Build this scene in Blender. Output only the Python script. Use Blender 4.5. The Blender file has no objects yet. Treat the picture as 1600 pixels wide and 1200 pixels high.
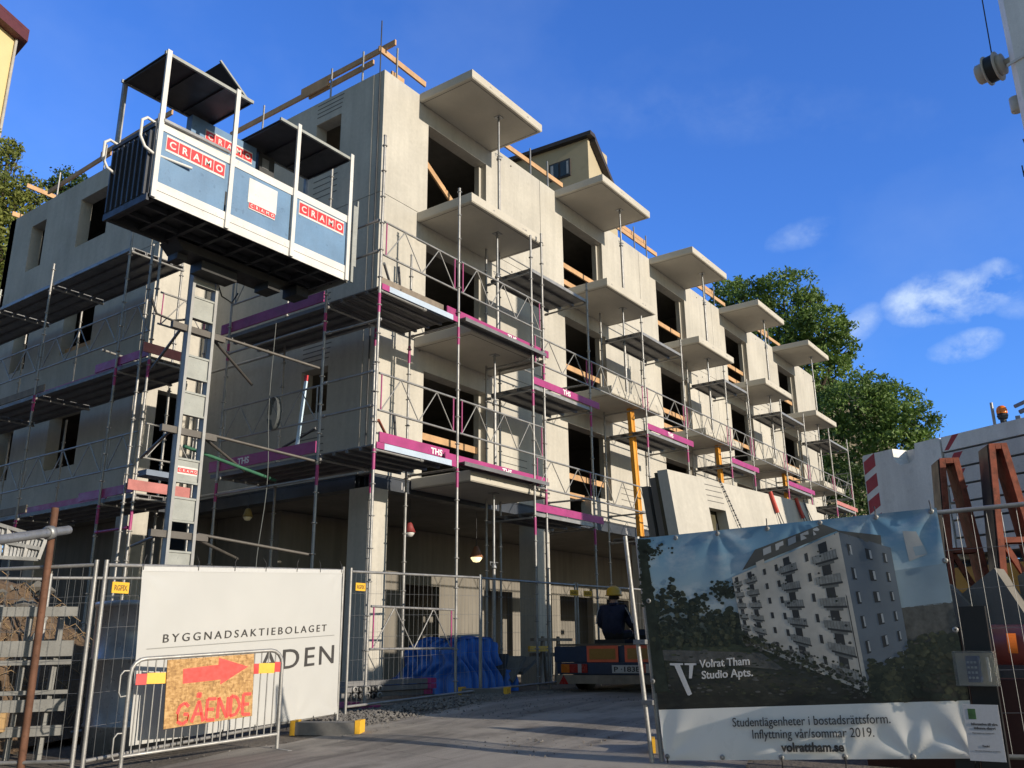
import bpy, bmesh, math, random
from mathutils import Vector, Matrix
V = Vector
rnd = random.Random(7)
S = bpy.context.scene
COL = S.collection
R = math.radians

# ---------------------------------------------------------------- camera
YAW, PITCH, ROLL, FPX = 0.62639288, 0.29006646, -0.00975723, 1380.5
_f0 = V((math.cos(YAW), math.sin(YAW), 0))
C_F = V((math.cos(YAW) * math.cos(PITCH), math.sin(YAW) * math.cos(PITCH), math.sin(PITCH)))
_r0 = V((math.sin(YAW), -math.cos(YAW), 0)); _u0 = _r0.cross(C_F)
C_R = _r0 * math.cos(ROLL) + _u0 * math.sin(ROLL)
C_U = -_r0 * math.sin(ROLL) + _u0 * math.cos(ROLL)
cd = bpy.data.cameras.new('camera'); cam = bpy.data.objects.new('camera', cd); COL.objects.link(cam)
cd.sensor_width = 36; cd.lens = FPX / 1600 * 36; cd.clip_start = 0.05; cd.clip_end = 3000
cam.matrix_world = Matrix(((C_R.x, C_U.x, -C_F.x, 0), (C_R.y, C_U.y, -C_F.y, 0), (C_R.z, C_U.z, -C_F.z, 0), (0, 0, 0, 1)))
S.camera = cam

# ---------------------------------------------------------------- sky, sun, exposure
SUN_EL, SUN_AZ = R(16.3), R(-89.8)           # azimuth measured from +X towards +Y
sdir = V((math.cos(SUN_AZ) * math.cos(SUN_EL), math.sin(SUN_AZ) * math.cos(SUN_EL), math.sin(SUN_EL)))
W = bpy.data.worlds.new('World'); S.world = W; W.use_nodes = True
nt = W.node_tree; N = nt.nodes; LK = nt.links
for n in list(N): N.remove(n)
out = N.new('ShaderNodeOutputWorld'); bg = N.new('ShaderNodeBackground'); sky = N.new('ShaderNodeTexSky')
sky.sky_type = 'NISHITA'; sky.sun_disc = False; sky.sun_elevation = SUN_EL; sky.sun_rotation = R(180)
sky.altitude = 50; sky.air_density = 1.25; sky.dust_density = 0.15; sky.ozone_density = 3.2
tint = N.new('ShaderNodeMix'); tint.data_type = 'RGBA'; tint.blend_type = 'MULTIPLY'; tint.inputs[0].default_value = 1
_dp = N.new('ShaderNodeVectorMath'); _dp.operation = 'DOT_PRODUCT'; _dp.inputs[1].default_value = (.70, .70, .10)      # blue tint towards the view; neutral tint added elsewhere so shade stays less blue
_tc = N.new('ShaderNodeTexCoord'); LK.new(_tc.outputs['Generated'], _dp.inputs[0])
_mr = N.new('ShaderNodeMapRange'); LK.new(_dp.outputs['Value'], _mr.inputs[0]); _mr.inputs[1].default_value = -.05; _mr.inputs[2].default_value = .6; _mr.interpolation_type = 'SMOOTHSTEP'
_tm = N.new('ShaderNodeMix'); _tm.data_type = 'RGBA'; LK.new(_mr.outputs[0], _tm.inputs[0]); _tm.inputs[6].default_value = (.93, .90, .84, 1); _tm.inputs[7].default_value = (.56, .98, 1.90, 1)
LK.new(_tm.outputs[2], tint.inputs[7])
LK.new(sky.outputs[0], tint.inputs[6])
# a few thin clouds, low above the roofs (directions in the world, not in the picture)
tc = N.new('ShaderNodeTexCoord')
cl = None
def wmath(op, a, b=None, clamp=False):
    n = N.new('ShaderNodeMath'); n.operation = op; n.use_clamp = clamp
    for i, x in enumerate((a, b)):
        if x is None: continue
        if isinstance(x, (int, float)): n.inputs[i].default_value = x
        else: LK.new(x, n.inputs[i])
    return n.outputs[0]
def wdot(vec):
    n = N.new('ShaderNodeVectorMath'); n.operation = 'DOT_PRODUCT'; n.inputs[1].default_value = vec
    LK.new(tc.outputs['Generated'], n.inputs[0]); return n.outputs['Value']
def pix(px, py):
    return (C_R * ((px - 800) / FPX) + C_U * ((600 - py) / FPX) + C_F)
nzd = N.new('ShaderNodeTexNoise'); LK.new(tc.outputs['Generated'], nzd.inputs['Vector']); nzd.inputs['Scale'].default_value = 14; nzd.inputs['Detail'].default_value = 7; nzd.inputs['Roughness'].default_value = .6
def cloud(px, py, dx, dy, wid, strength, soft=1.0):
    a = pix(px, py).normalized(); b = pix(px + dx, py + dy).normalized()
    t = (b - a).normalized(); w = a.cross(t).normalized(); L = (b - a).length
    u = wmath('DIVIDE', wdot(t), L); u0 = a.dot(t) / L
    u = wmath('SUBTRACT', u, u0 + 0.0)
    v = wmath('DIVIDE', wdot(w), wid)
    e = wmath('ADD', wmath('MULTIPLY', u, u), wmath('MULTIPLY', v, v))
    e = wmath('ADD', e, wmath('MULTIPLY', wmath('SUBTRACT', nzd.outputs[0], .5), 2.6))
    g = wmath('MULTIPLY', wmath('SUBTRACT', 1.0, e, True), .9, True)
    front = wmath('GREATER_THAN', wdot(a), 0.5)
    return wmath('MULTIPLY', wmath('MULTIPLY', g, front), strength)
mp = N.new('ShaderNodeMapping'); LK.new(tc.outputs['Generated'], mp.inputs[0]); mp.inputs['Scale'].default_value = (1, 1, 1.5); mp.inputs['Rotation'].default_value = (.25, -.3, .1)
nz = N.new('ShaderNodeTexNoise'); LK.new(mp.outputs[0], nz.inputs['Vector'])
nz.inputs['Scale'].default_value = 20; nz.inputs['Detail'].default_value = 9; nz.inputs['Roughness'].default_value = .62; nz.inputs['Distortion'].default_value = .15
nz2 = N.new('ShaderNodeTexNoise'); LK.new(mp.outputs[0], nz2.inputs['Vector'])
nz2.inputs['Scale'].default_value = 3.0; nz2.inputs['Detail'].default_value = 6; nz2.inputs['Roughness'].default_value = .55
mask = None
for args in [(1485, 462, 115, -30, .030, 1.8), (1435, 478, 62, -12, .026, 1.5), (1545, 440, 55, -18, .022, 1.3), (1507, 540, 62, -14, .016, 1.1), (1345, 508, 36, -28, .017, .9), (1252, 366, 66, -26, .016, .55), (1590, 470, 60, 4, .018, .5), (1150, 175, 330, 10, .035, .10)]:
    m = cloud(*args); mask = m if mask is None else wmath('MAXIMUM', mask, m)
wisp = wmath('MULTIPLY', wmath('SUBTRACT', nz.outputs[0], .36), 2.6, True)
cm = wmath('MULTIPLY', mask, wisp, True)
veil = wmath('MULTIPLY', wmath('SUBTRACT', nz2.outputs[0], .52), .30, True)
cm = wmath('ADD', wmath('MULTIPLY', cm, .62), veil, True)
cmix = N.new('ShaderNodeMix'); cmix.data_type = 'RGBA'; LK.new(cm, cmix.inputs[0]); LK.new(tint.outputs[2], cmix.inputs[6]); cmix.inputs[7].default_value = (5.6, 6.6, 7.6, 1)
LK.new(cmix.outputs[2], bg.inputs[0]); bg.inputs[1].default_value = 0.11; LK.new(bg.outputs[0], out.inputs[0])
sl = bpy.data.lights.new('sun', 'SUN'); sl.energy = 4.2; sl.angle = R(0.55); sl.color = (1.0, .885, .73)
so = bpy.data.objects.new('sun', sl); COL.objects.link(so); so.rotation_euler = (-sdir).to_track_quat('-Z', 'Y').to_euler()
S.view_settings.view_transform = 'Standard'; S.view_settings.look = 'None'; S.view_settings.exposure = 0.40; S.view_settings.gamma = 1
S.view_settings.use_curve_mapping = False
S.cycles.max_bounces = 7; S.cycles.diffuse_bounces = 3

# ---------------------------------------------------------------- helpers
def at(px, py, rng):                                   # point on the line of sight at a horizontal distance
    d = pix(px, py); return d * (rng / math.hypot(d.x, d.y))

MATS = {}
def mat(name, col, rough=.6, metal=0.0, var=.12, vs=2.0, fine=.05, fs=45, bump=0.0, bs=60, streak=0.0, rust=None, emis=0.0, spots=0.0, trans=0.0, rand=0.0, tracks=0.0):
    if name in MATS: return MATS[name]
    m = bpy.data.materials.new(name); m.use_nodes = True; t = m.node_tree; n = t.nodes; lk = t.links
    b = n['Principled BSDF']; co = n.new('ShaderNodeTexCoord').outputs['Object']
    def noise(sc, det=5, vec=None, rough_=.6):
        q = n.new('ShaderNodeTexNoise'); q.inputs['Scale'].default_value = sc; q.inputs['Detail'].default_value = det; q.inputs['Roughness'].default_value = rough_
        lk.new(vec or co, q.inputs['Vector']); return q.outputs[0]
    def mr(x, a, b_, c, d):
        q = n.new('ShaderNodeMapRange'); lk.new(x, q.inputs[0])
        for i, k in enumerate((a, b_, c, d)): q.inputs[i + 1].default_value = k
        return q.outputs[0]
    def mul(a, b_):
        q = n.new('ShaderNodeMath'); q.operation = 'MULTIPLY'; lk.new(a, q.inputs[0]); lk.new(b_, q.inputs[1]); return q.outputs[0]
    f = mr(noise(vs), .3, .7, 1 - var, 1 + var)
    if fine: f = mul(f, mr(noise(fs, 3), .3, .7, 1 - fine, 1 + fine))
    if streak:
        q = n.new('ShaderNodeMapping'); q.inputs['Scale'].default_value = (3.2, 3.2, .22); lk.new(co, q.inputs[0])
        f = mul(f, mr(noise(1.6, 6, q.outputs[0]), .35, .7, 1 + streak * .4, 1 - streak))
    if spots: f = mul(f, mr(noise(vs * 4, 2), .62, .72, 1, 1 - spots))
    if rand: f = mul(f, mr(n.new('ShaderNodeObjectInfo').outputs['Random'], 0, 1, 1 - rand, 1 + rand))
    if tracks:
        q = n.new('ShaderNodeMapping'); q.inputs['Scale'].default_value = (.16, 1.5, 1); q.inputs['Rotation'].default_value = (0, 0, -.12); lk.new(co, q.inputs[0]); f = mul(f, mr(noise(1.3, 5, q.outputs[0]), .38, .62, 1 - tracks, 1 + tracks))
        v = n.new('ShaderNodeTexVoronoi'); v.feature = 'DISTANCE_TO_EDGE'; v.inputs['Scale'].default_value = .55; lk.new(co, v.inputs['Vector']); w = n.new('ShaderNodeMath'); w.operation = 'ADD'; lk.new(v.outputs['Distance'], w.inputs[0]); lk.new(mr(noise(7, 4), .3, .7, 0, .02), w.inputs[1]); f = mul(f, mr(w.outputs[0], .008, .02, .72, 1))
    sc = n.new('ShaderNodeVectorMath'); sc.operation = 'SCALE'; sc.inputs[0].default_value = col[:3]; lk.new(f, sc.inputs['Scale'])
    colour = sc.outputs[0]
    if rust:
        q = n.new('ShaderNodeMix'); q.data_type = 'RGBA'; lk.new(mr(noise(rust[1], 8, None, .7), rust[2], rust[2] + .12, 0, 1), q.inputs[0]); lk.new(colour, q.inputs[6]); q.inputs[7].default_value = (*rust[0], 1); colour = q.outputs[2]
    lk.new(colour, b.inputs['Base Color'])
    lk.new(mr(noise(vs * 3), .3, .7, max(.02, rough - .1), min(1, rough + .1)), b.inputs['Roughness'])
    b.inputs['Metallic'].default_value = metal
    if bump:
        q = n.new('ShaderNodeBump'); q.inputs['Strength'].default_value = bump; q.inputs['Distance'].default_value = .02; lk.new(noise(bs, 4), q.inputs['Height']); lk.new(q.outputs[0], b.inputs['Normal'])
    if emis: b.inputs['Emission Color'].default_value = (*col[:3], 1); b.inputs['Emission Strength'].default_value = emis
    if trans: b.inputs['Transmission Weight'].default_value = trans
    MATS[name] = m; return m

class MB:                                              # collects faces, builds one mesh object
    def __init__(s): s.v = []; s.f = []; s.m = []; s.s = []; s.k = 0
    def face(s, pts, smooth=False):
        i = len(s.v); s.v += [V(p) for p in pts]; s.f.append(tuple(range(i, i + len(pts)))); s.m.append(s.k); s.s.append(smooth)
    def raw(s, pts, faces, smooth=False):
        i = len(s.v); s.v += [V(p) for p in pts]
        for q in faces: s.f.append(tuple(i + j for j in q)); s.m.append(s.k); s.s.append(smooth)
        return s
    def hexa(s, p): return s.raw(p, [(3, 2, 1, 0), (4, 5, 6, 7), (0, 1, 5, 4), (1, 2, 6, 5), (2, 3, 7, 6), (3, 0, 4, 7)])
    def box(s, a, b):
        x0, y0, z0 = a; x1, y1, z1 = b
        return s.hexa([(x0, y0, z0), (x1, y0, z0), (x1, y1, z0), (x0, y1, z0), (x0, y0, z1), (x1, y0, z1), (x1, y1, z1), (x0, y1, z1)])
    def obox(s, c, ax, ay, az):
        c = V(c); ax = V(ax); ay = V(ay); az = V(az)
        return s.hexa([c - ax - ay - az, c + ax - ay - az, c + ax + ay - az, c - ax + ay - az, c - ax - ay + az, c + ax - ay + az, c + ax + ay + az, c - ax + ay + az])
    def bar(s, p, q, w, h, up=(0, 0, 1)):              # rectangular bar from p to q
        p = V(p); q = V(q); d = (q - p); L = d.length; d.normalize(); up = V(up)
        if abs(d.dot(up)) > .98: up = V((0, 1, 0)) if abs(d.y) < .9 else V((1, 0, 0))
        sd = d.cross(up).normalized(); u = sd.cross(d)
        return s.obox((p + q) / 2, d * L / 2, sd * w / 2, u * h / 2)
    def tube(s, p, q, r, n=8, r2=None, cap=True):
        p = V(p); q = V(q); d = (q - p).normalized(); a = d.cross(V((0, 0, 1)))
        if a.length < .05: a = V((1, 0, 0))
        a.normalize(); b = d.cross(a); r2 = r if r2 is None else r2
        pts = [p + (a * math.cos(t) + b * math.sin(t)) * r for t in [2 * math.pi * i / n for i in range(n)]] + [q + (a * math.cos(t) + b * math.sin(t)) * r2 for t in [2 * math.pi * i / n for i in range(n)]]
        s.raw(pts, [(i, (i + 1) % n, n + (i + 1) % n, n + i) for i in range(n)], n > 4)
        if cap: s.raw(pts, [tuple(range(n))[::-1], tuple(range(n, 2 * n))])
        return s
    def path(s, P, r, n=6, rr=None):
        P = [V(p) for p in P]; rings = []; a = None
        for i, p in enumerate(P):
            d = ((P[min(i + 1, len(P) - 1)] - p).normalized() + (p - P[max(i - 1, 0)]).normalized()).normalized()
            if a is None:
                a = d.cross(V((0, 0, 1)))
                if a.length < .05: a = V((1, 0, 0))
            a = (a - d * a.dot(d)).normalized(); b = d.cross(a); q = rr[i] if rr else r
            rings.append([p + (a * math.cos(2 * math.pi * k / n) + b * math.sin(2 * math.pi * k / n)) * q for k in range(n)])
        s.raw([p for g in rings for p in g], [(i * n + k, i * n + (k + 1) % n, (i + 1) * n + (k + 1) % n, (i + 1) * n + k) for i in range(len(P) - 1) for k in range(n)], True)
        s.raw(rings[0], [tuple(range(n))[::-1]]); s.raw(rings[-1], [tuple(range(n))]); return s
    def lathe(s, prof, c, n=20, ax=None):
        c = V(c); ax = V(ax or (0, 0, 1)).normalized(); a = ax.orthogonal().normalized(); b = ax.cross(a); pts = []
        for r, z in prof: pts += [c + ax * z + (a * math.cos(2 * math.pi * k / n) + b * math.sin(2 * math.pi * k / n)) * r for k in range(n)]
        return s.raw(pts, [(i * n + k, i * n + (k + 1) % n, (i + 1) * n + (k + 1) % n, (i + 1) * n + k) for i in range(len(prof) - 1) for k in range(n)], True)
    def prism(s, poly, vec):
        poly = [V(p) for p in poly]; n = len(poly); vec = V(vec); pts = poly + [p + vec for p in poly]
        return s.raw(pts, [tuple(range(n))[::-1], tuple(range(n, 2 * n))] + [(i, (i + 1) % n, n + (i + 1) % n, n + i) for i in range(n)])
    def build(s, name, m, parent=None, fix=True):
        off = V((0, 0, 0)); q = parent
        while q is not None: off += q.location; q = q.parent
        me = bpy.data.meshes.new(name); me.from_pydata([tuple(p - off) for p in s.v], [], s.f)
        for x in (m if isinstance(m, (list, tuple)) else [m]): me.materials.append(x)
        me.polygons.foreach_set('material_index', s.m); me.polygons.foreach_set('use_smooth', s.s)
        if fix:
            bm = bmesh.new(); bm.from_mesh(me); bmesh.ops.recalc_face_normals(bm, faces=bm.faces); bm.to_mesh(me); bm.free()
        me.update(); o = bpy.data.objects.new(name, me); COL.objects.link(o)
        if parent is not None: o.parent = parent
        return o
def tag(o, label=None, cat=None, group=None, kind=None):
    if label: o['label'] = label
    if cat: o['category'] = cat
    if group: o['group'] = group
    if kind: o['kind'] = kind
    return o
def thing(name, label, cat, loc=(0, 0, 0), group=None):
    o = bpy.data.objects.new(name, None); o.empty_display_size = .2; COL.objects.link(o); o.location = loc; return tag(o, label, cat, group)
def struct(name, mb, m): return tag(mb.build(name, m, None, False), kind='structure')
_FONT = bpy.data.curves.new('f', 'FONT')
def text(s, size, org, right, up, m, parent, name='lettering', width=None, bold=0.0, ext=.002, space=1.0, surf=None, align='LEFT'):
    cu = bpy.data.curves.new('t', 'FONT'); cu.body = s; cu.size = size; cu.extrude = ext; cu.offset = bold; cu.space_character = space; cu.align_x = align; cu.resolution_u = 4
    o = bpy.data.objects.new('t', cu); COL.objects.link(o); bpy.context.view_layer.update()
    me = bpy.data.meshes.new_from_object(o.evaluated_get(bpy.context.evaluated_depsgraph_get())); bpy.data.objects.remove(o)
    right = V(right).normalized(); up = V(up).normalized(); nrm = right.cross(up); org = V(org); off = V((0, 0, 0)); q = parent
    while q is not None: off += q.location; q = q.parent
    k = 1.0
    if width:
        xs = [v.co.x for v in me.vertices]; k = width / (max(xs) - min(xs))
    for v in me.vertices:
        c = v.co.copy()
        v.co = (surf(c.x * k, c.y, c.z) if surf else org + right * c.x * k + up * c.y + nrm * c.z) - off
    me.materials.append(m); me.name = name; r = bpy.data.objects.new(name, me); COL.objects.link(r)
    if parent is not None: r.parent = parent
    return r

# ---------------------------------------------------------------- materials
CONC = mat('concrete', (.435, .412, .362), .85, var=.12, vs=.8, fine=.05, fs=14, bump=.10, bs=70, streak=.10, spots=.12, rand=.07, rust=((.50, .475, .42), 1.1, .60))
CONC2 = mat('balcony_concrete', (.46, .43, .37), .8, var=.08, vs=1.4, fine=.05, fs=40, bump=.2, bs=80)
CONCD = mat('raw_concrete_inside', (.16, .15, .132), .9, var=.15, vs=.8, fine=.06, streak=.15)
GROOVE = mat('groove', (.12, .115, .11), .9, var=.1)
BEAM = mat('primed_steel', (.045, .052, .065), .55, .2, var=.25, vs=1.5, spots=.3)
GALV = mat('galvanised_steel', (.30, .295, .285), .5, .45, var=.25, vs=4, fine=.12, fs=60, spots=.25)
GALVD = mat('weathered_steel', (.26, .265, .27), .5, .6, var=.3, vs=3, fine=.1, spots=.3)
MAGENTA = mat('magenta_paint', (.32, .035, .15), .5, var=.2, vs=3, spots=.25)
PINKW = mat('faded_pink_board', (.42, .16, .15), .8, var=.2, vs=4, spots=.2)
TIMBER = mat('fresh_timber', (.48, .29, .145), .75, var=.18, vs=3, streak=.1)
GREYWOOD = mat('weathered_timber', (.20, .165, .13), .85, var=.25, vs=5)
ORANGE = mat('orange_beam', (.62, .28, .03), .6, var=.12, vs=4)
DECK = mat('steel_deck', (.17, .17, .175), .6, .4, var=.2, vs=3)
WHITE = mat('white_paint', (.60, .59, .565), .45, var=.10, vs=3, fine=.03, spots=.2, rust=((.30, .20, .12), 9, .66))
BLUEP = mat('blue_panel', (.12, .215, .345), .5, var=.12, vs=2.2, spots=.25, streak=.08)
RED = mat('red_sign', (.52, .03, .035), .5, var=.05)
BLACK = mat('black_plastic', (.015, .015, .016), .5, var=.2)
DARKM = mat('dark_metal', (.05, .052, .056), .55, .4, var=.25, vs=4)
YELLOW = mat('yellow_plastic', (.72, .40, .03), .5, var=.06)
RUSTY = mat('rusty_paint', (.26, .072, .04), .75, .15, var=.3, vs=7, fine=.15, fs=60, rust=((.10, .035, .02), 6, .52))
CHALK = mat('white_marking', (.75, .73, .72), .7, var=.15, vs=12)
# ---------------------------------------------------------------- ground
def g(x, y):                                           # the street climbs gently towards the site
    z = -1.42 + .053 * x + .006 * y
    z = -0.77 if x > 15 else min(z, -0.77)
    return max(z, -2.2)
DIRT = mat('site_dirt', (.13, .11, .09), .95, var=.3, vs=1.2, fine=.25, fs=25, bump=.8, bs=25, spots=.3)
ASPH = mat('asphalt', (.235, .212, .185), .9, var=.22, vs=.5, fine=.22, fs=110, bump=.5, bs=140, rust=((.33, .30, .26), .45, .52), tracks=.38)
def grid(xs, ys, fz): 
    b = MB(); n = len(ys)
    b.raw([(x, y, fz(x, y)) for x in xs for y in ys], [(i * n + j, (i + 1) * n + j, (i + 1) * n + j + 1, i * n + j + 1) for i in range(len(xs) - 1) for j in range(n - 1)], True); return b
far = [-900, -400, -200, -100, -60, -40, -25, -15]
xs = far + [-10 + .8 * i for i in range(60)] + [40, 50, 65, 90, 140, 250, 500, 900]
ys = far + [-10 + .8 * i for i in range(50)] + [32, 40, 60, 90, 140, 250, 500, 900]
struct('ground', grid(xs, ys, lambda x, y: g(x, y)), DIRT)
b = MB(); ribs = []
n = 60
for i in range(n + 1):
    x = -14 + 30 * i / n
    yl = (8.05 + .12 * (x - 5) if x < 9 else 8.5 + .07 * (x - 9)) + .10 * math.sin(x * 2.3) + .06 * math.sin(x * 5.1)
    if x < 3.5: yl = 8.0 - .0 * x + .1 * math.sin(x * 3)
    yr = -9 if x < 7.3 else (3.2 + .1 * math.sin(x * 4) if x < 11 else 4.1 + .1 * math.sin(x * 4))
    ribs.append([(x, yr + (yl - yr) * j / 24, g(x, yr + (yl - yr) * j / 24) + .012 + .012 * math.sin(x * .9 + j * .4)) for j in range(25)])
b.raw([p for r_ in ribs for p in r_], [(i * 25 + j, (i + 1) * 25 + j, (i + 1) * 25 + j + 1, i * 25 + j + 1) for i in range(n) for j in range(24)], True)
struct('road', b, ASPH)
# loose gravel along the edge of the road
GRAV = mat('gravel', (.15, .14, .13), .95, var=.45, vs=9, fine=.2)
b = MB(); r2 = random.Random(3)
def stone(b, c, s):
    pts = [V(c) + V((r2.uniform(.6, 1) * dx, r2.uniform(.6, 1) * dy, r2.uniform(.4, .8) * dz)) * s for dx, dy, dz in ((1, 0, 0), (-1, 0, 0), (0, 1, 0), (0, -1, 0), (0, 0, 1), (0, 0, -1))]
    b.raw(pts, [(0, 2, 4), (2, 1, 4), (1, 3, 4), (3, 0, 4), (2, 0, 5), (1, 2, 5), (3, 1, 5), (0, 3, 5)])
def heap(x, y): return .06 * max(0, math.sin((x - 8.3) * .62)) * max(0, 1 - abs(y - 9.15) / .75) if 8.3 < x < 13.4 else 0
for i in range(5200):
    x = r2.uniform(8.3, 15.5); y = r2.gauss(9.1, .42)
    if x > 12.7: y = r2.uniform(8.75, 9.7) 
    if y < 8.35: y = r2.uniform(8.5, 9.3)
    stone(b, (x, y, g(x, y) + .005 + heap(x, y)), r2.choice((.014, .018, .022, .03, .04)))
for i in range(1300):
    x = r2.uniform(4, 13); y = r2.uniform(5, 8.6); stone(b, (x, y, g(x, y) + .012), r2.choice((.006, .008, .012, .02)))
tag(b.build('gravel', GRAV), kind='stuff')

# ---------------------------------------------------------------- the concrete building
B = thing('apartment_building', 'raw concrete apartment block under construction with cantilevered balcony slabs and empty window openings', 'building', (11.31, 11.4, -.77))
FL = [3.09, 5.95, 8.80, 11.65]
J = [11.31, 17.06, 22.43, 27.80, 33.17, 38.9]
def panel_y(x0, x1, z0, z1, ox0=None, ox1=None, oz0=None, oz1=None, sill=None, y0=11.4, t=.30, gap=.008, grooves=None, m=CONC, name='wall_panel'):
    b = MB(); x0 += gap; x1 -= gap; z1 -= gap * 1.6; y1 = y0 + t
    if ox0 is None: b.box((x0, y0, z0), (x1, y1, z1))
    else:
        b.box((x0, y0, z0), (ox0, y1, z1)); b.box((ox1, y0, z0), (x1, y1, z1)); b.box((ox0, y0, oz1), (ox1, y1, z1))
        if oz0 > z0 + .01: b.box((ox0, y0, z0), (ox1, y1, oz0))
        if sill: b.box((sill[0], y0, max(z0, oz0)), (ox1, y1, sill[1]))
        b.box((ox1 - .07, y0 + .16, max(z0, oz0) + (0 if not sill else sill[1] - z0)), (ox1 - .001, y1 - .002, oz1)); 
    b.k = 1
    for fx in (.22, .78):
        c_ = V((x0 + (x1 - x0) * fx, y0 - .002, z1 - .18)); b.lathe([(0, -.002), (.022, -.002), (.022, .004)], c_, 10, (0, -1, 0))
    if grooves:
        b.k = 1
        for gx0, gx1, gz in grooves: b.box((gx0, y0 - .003, gz), (gx1, y0 + .01, gz + .018))
    return b.build(name, [m, GROOVE], B)
for s in range(3):
    for k in range(5):
        a = 12.72 + 5.39 * k; c = a + 2.07; top = (5.36, 8.20, 11.03)[s]
        gr = [(J[k + 1] - 1.75, J[k + 1] - .75, FL[s] + .5 + i * .16) for i in range(4)] if s == 0 and k < 2 else None
        panel_y(J[k], J[k + 1], FL[s], FL[s + 1], a, c, FL[s], top, (a + 1.0, FL[s] + .56) if (s == 0 and k > 0) else None, grooves=gr)
def panel_x(y0, y1, z0, z1, ops, x0, t=.30, gap=.008, grooves=None):
    b = MB(); y0 += gap; y1 -= gap; z1 -= gap * 1.6; x1 = x0 + t; y = y0
    for (a, c, d, e) in sorted(ops):
        b.box((x0, y, z0), (x1, a, z1)); b.box((x0, a, e), (x1, c, z1)); b.box((x0, a, z0), (x1, c, d)); y = c
    b.box((x0, y, z0), (x1, y1, z1))
    if grooves:
        b.k = 1
        for gy0, gy1, gz in grooves: b.box((x0 - .003, gy0, gz), (x0 + .01, gy1, gz + .022))
    return b.build('wall_panel', [CONC, GROOVE], B)
for s in range(3):
    top = (5.37, 8.22, 11.08)[s]
    panel_x(11.70, 16.95, FL[s], FL[s + 1], [(12.65, 13.43, top - .92, top)], 11.31, grooves=[(12.65 - .02 * i, 13.42, top + .16 + .10 * i) for i in range(4)] + [(12.68, 13.42, top - 1.3 - .14 * i) for i in range(5)])
    panel_x(17.25, 24.6, FL[s], FL[s + 1], [(19.38, 20.77, top - 1.34, top), (22.5, 23.28, top - 1.34, top)], 10.0)
    if s == 0: panel_y(10.0, 11.31, FL[0], FL[1], 10.36, 11.2, FL[0], 5.42, None, y0=16.95, name='wall_panel')
    else: panel_y(10.0, 11.31, FL[s], FL[s + 1], y0=16.95)
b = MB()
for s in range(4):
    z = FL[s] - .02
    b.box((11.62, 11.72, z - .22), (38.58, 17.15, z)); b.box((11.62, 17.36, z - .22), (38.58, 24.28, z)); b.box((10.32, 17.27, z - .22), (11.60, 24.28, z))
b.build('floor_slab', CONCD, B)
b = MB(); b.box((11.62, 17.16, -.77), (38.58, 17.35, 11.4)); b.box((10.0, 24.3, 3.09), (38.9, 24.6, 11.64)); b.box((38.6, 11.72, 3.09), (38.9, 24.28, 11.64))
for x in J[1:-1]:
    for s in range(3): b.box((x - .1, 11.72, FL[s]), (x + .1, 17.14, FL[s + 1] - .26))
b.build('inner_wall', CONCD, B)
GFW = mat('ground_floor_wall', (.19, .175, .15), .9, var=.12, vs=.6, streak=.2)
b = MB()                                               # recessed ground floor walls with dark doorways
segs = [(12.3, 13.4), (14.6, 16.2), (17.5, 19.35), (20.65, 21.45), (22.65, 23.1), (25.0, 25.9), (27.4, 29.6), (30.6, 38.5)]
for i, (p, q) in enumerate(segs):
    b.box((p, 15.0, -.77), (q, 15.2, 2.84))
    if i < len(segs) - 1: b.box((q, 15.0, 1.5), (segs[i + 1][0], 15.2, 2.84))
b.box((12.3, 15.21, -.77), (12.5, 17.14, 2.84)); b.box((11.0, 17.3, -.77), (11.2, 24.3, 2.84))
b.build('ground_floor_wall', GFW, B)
for x in J[:-1] + [38.4]:
    c = MB(); c.box((x + .02 if x == J[0] else x - .36, 11.42, -.8), (x + .52 if x == J[0] else x + .14, 11.92, 2.83)); c.build('column', CONC, B)
for (x, y) in ((10.02, 16.97), (10.02, 20.6), (10.02, 24.1)):
    c = MB(); c.box((x, y, -.8), (x + .45, y + .45, 2.83)); c.build('column', CONC, B)
b = MB()
def ibeam(p, q): 
    p = V(p); q = V(q); d = (q - p).normalized(); s = V((-d.y, d.x, 0)) * .11
    b.bar(p, q, .03, .20); b.bar(p + V((0, 0, .115)), q + V((0, 0, .115)), .26, .025); b.bar(p - V((0, 0, .115)), q - V((0, 0, .115)), .26, .025)
    b.bar(p - s, q - s, .012, .20); b.bar(p + s, q + s, .012, .20)
ibeam((11.45, 11.55, 2.955), (38.8, 11.55, 2.955)); ibeam((11.46, 11.80, 2.955), (11.46, 16.9, 2.955)); ibeam((10.15, 17.3, 2.955), (10.15, 24.5, 2.955)); ibeam((11.2, 17.12, 2.955), (10.12, 17.12, 2.955))
b.k = 1
for i in range(9): b.box((12.2 + i * 2.9, 11.428, 2.88), (12.215 + i * 2.9, 11.4325, 3.02)); b.box((12.26 + i * 2.9, 11.428, 2.86), (12.275 + i * 2.9, 11.4325, 2.95))
b.build('edge_beam', [BEAM, CHALK], B)
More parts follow.
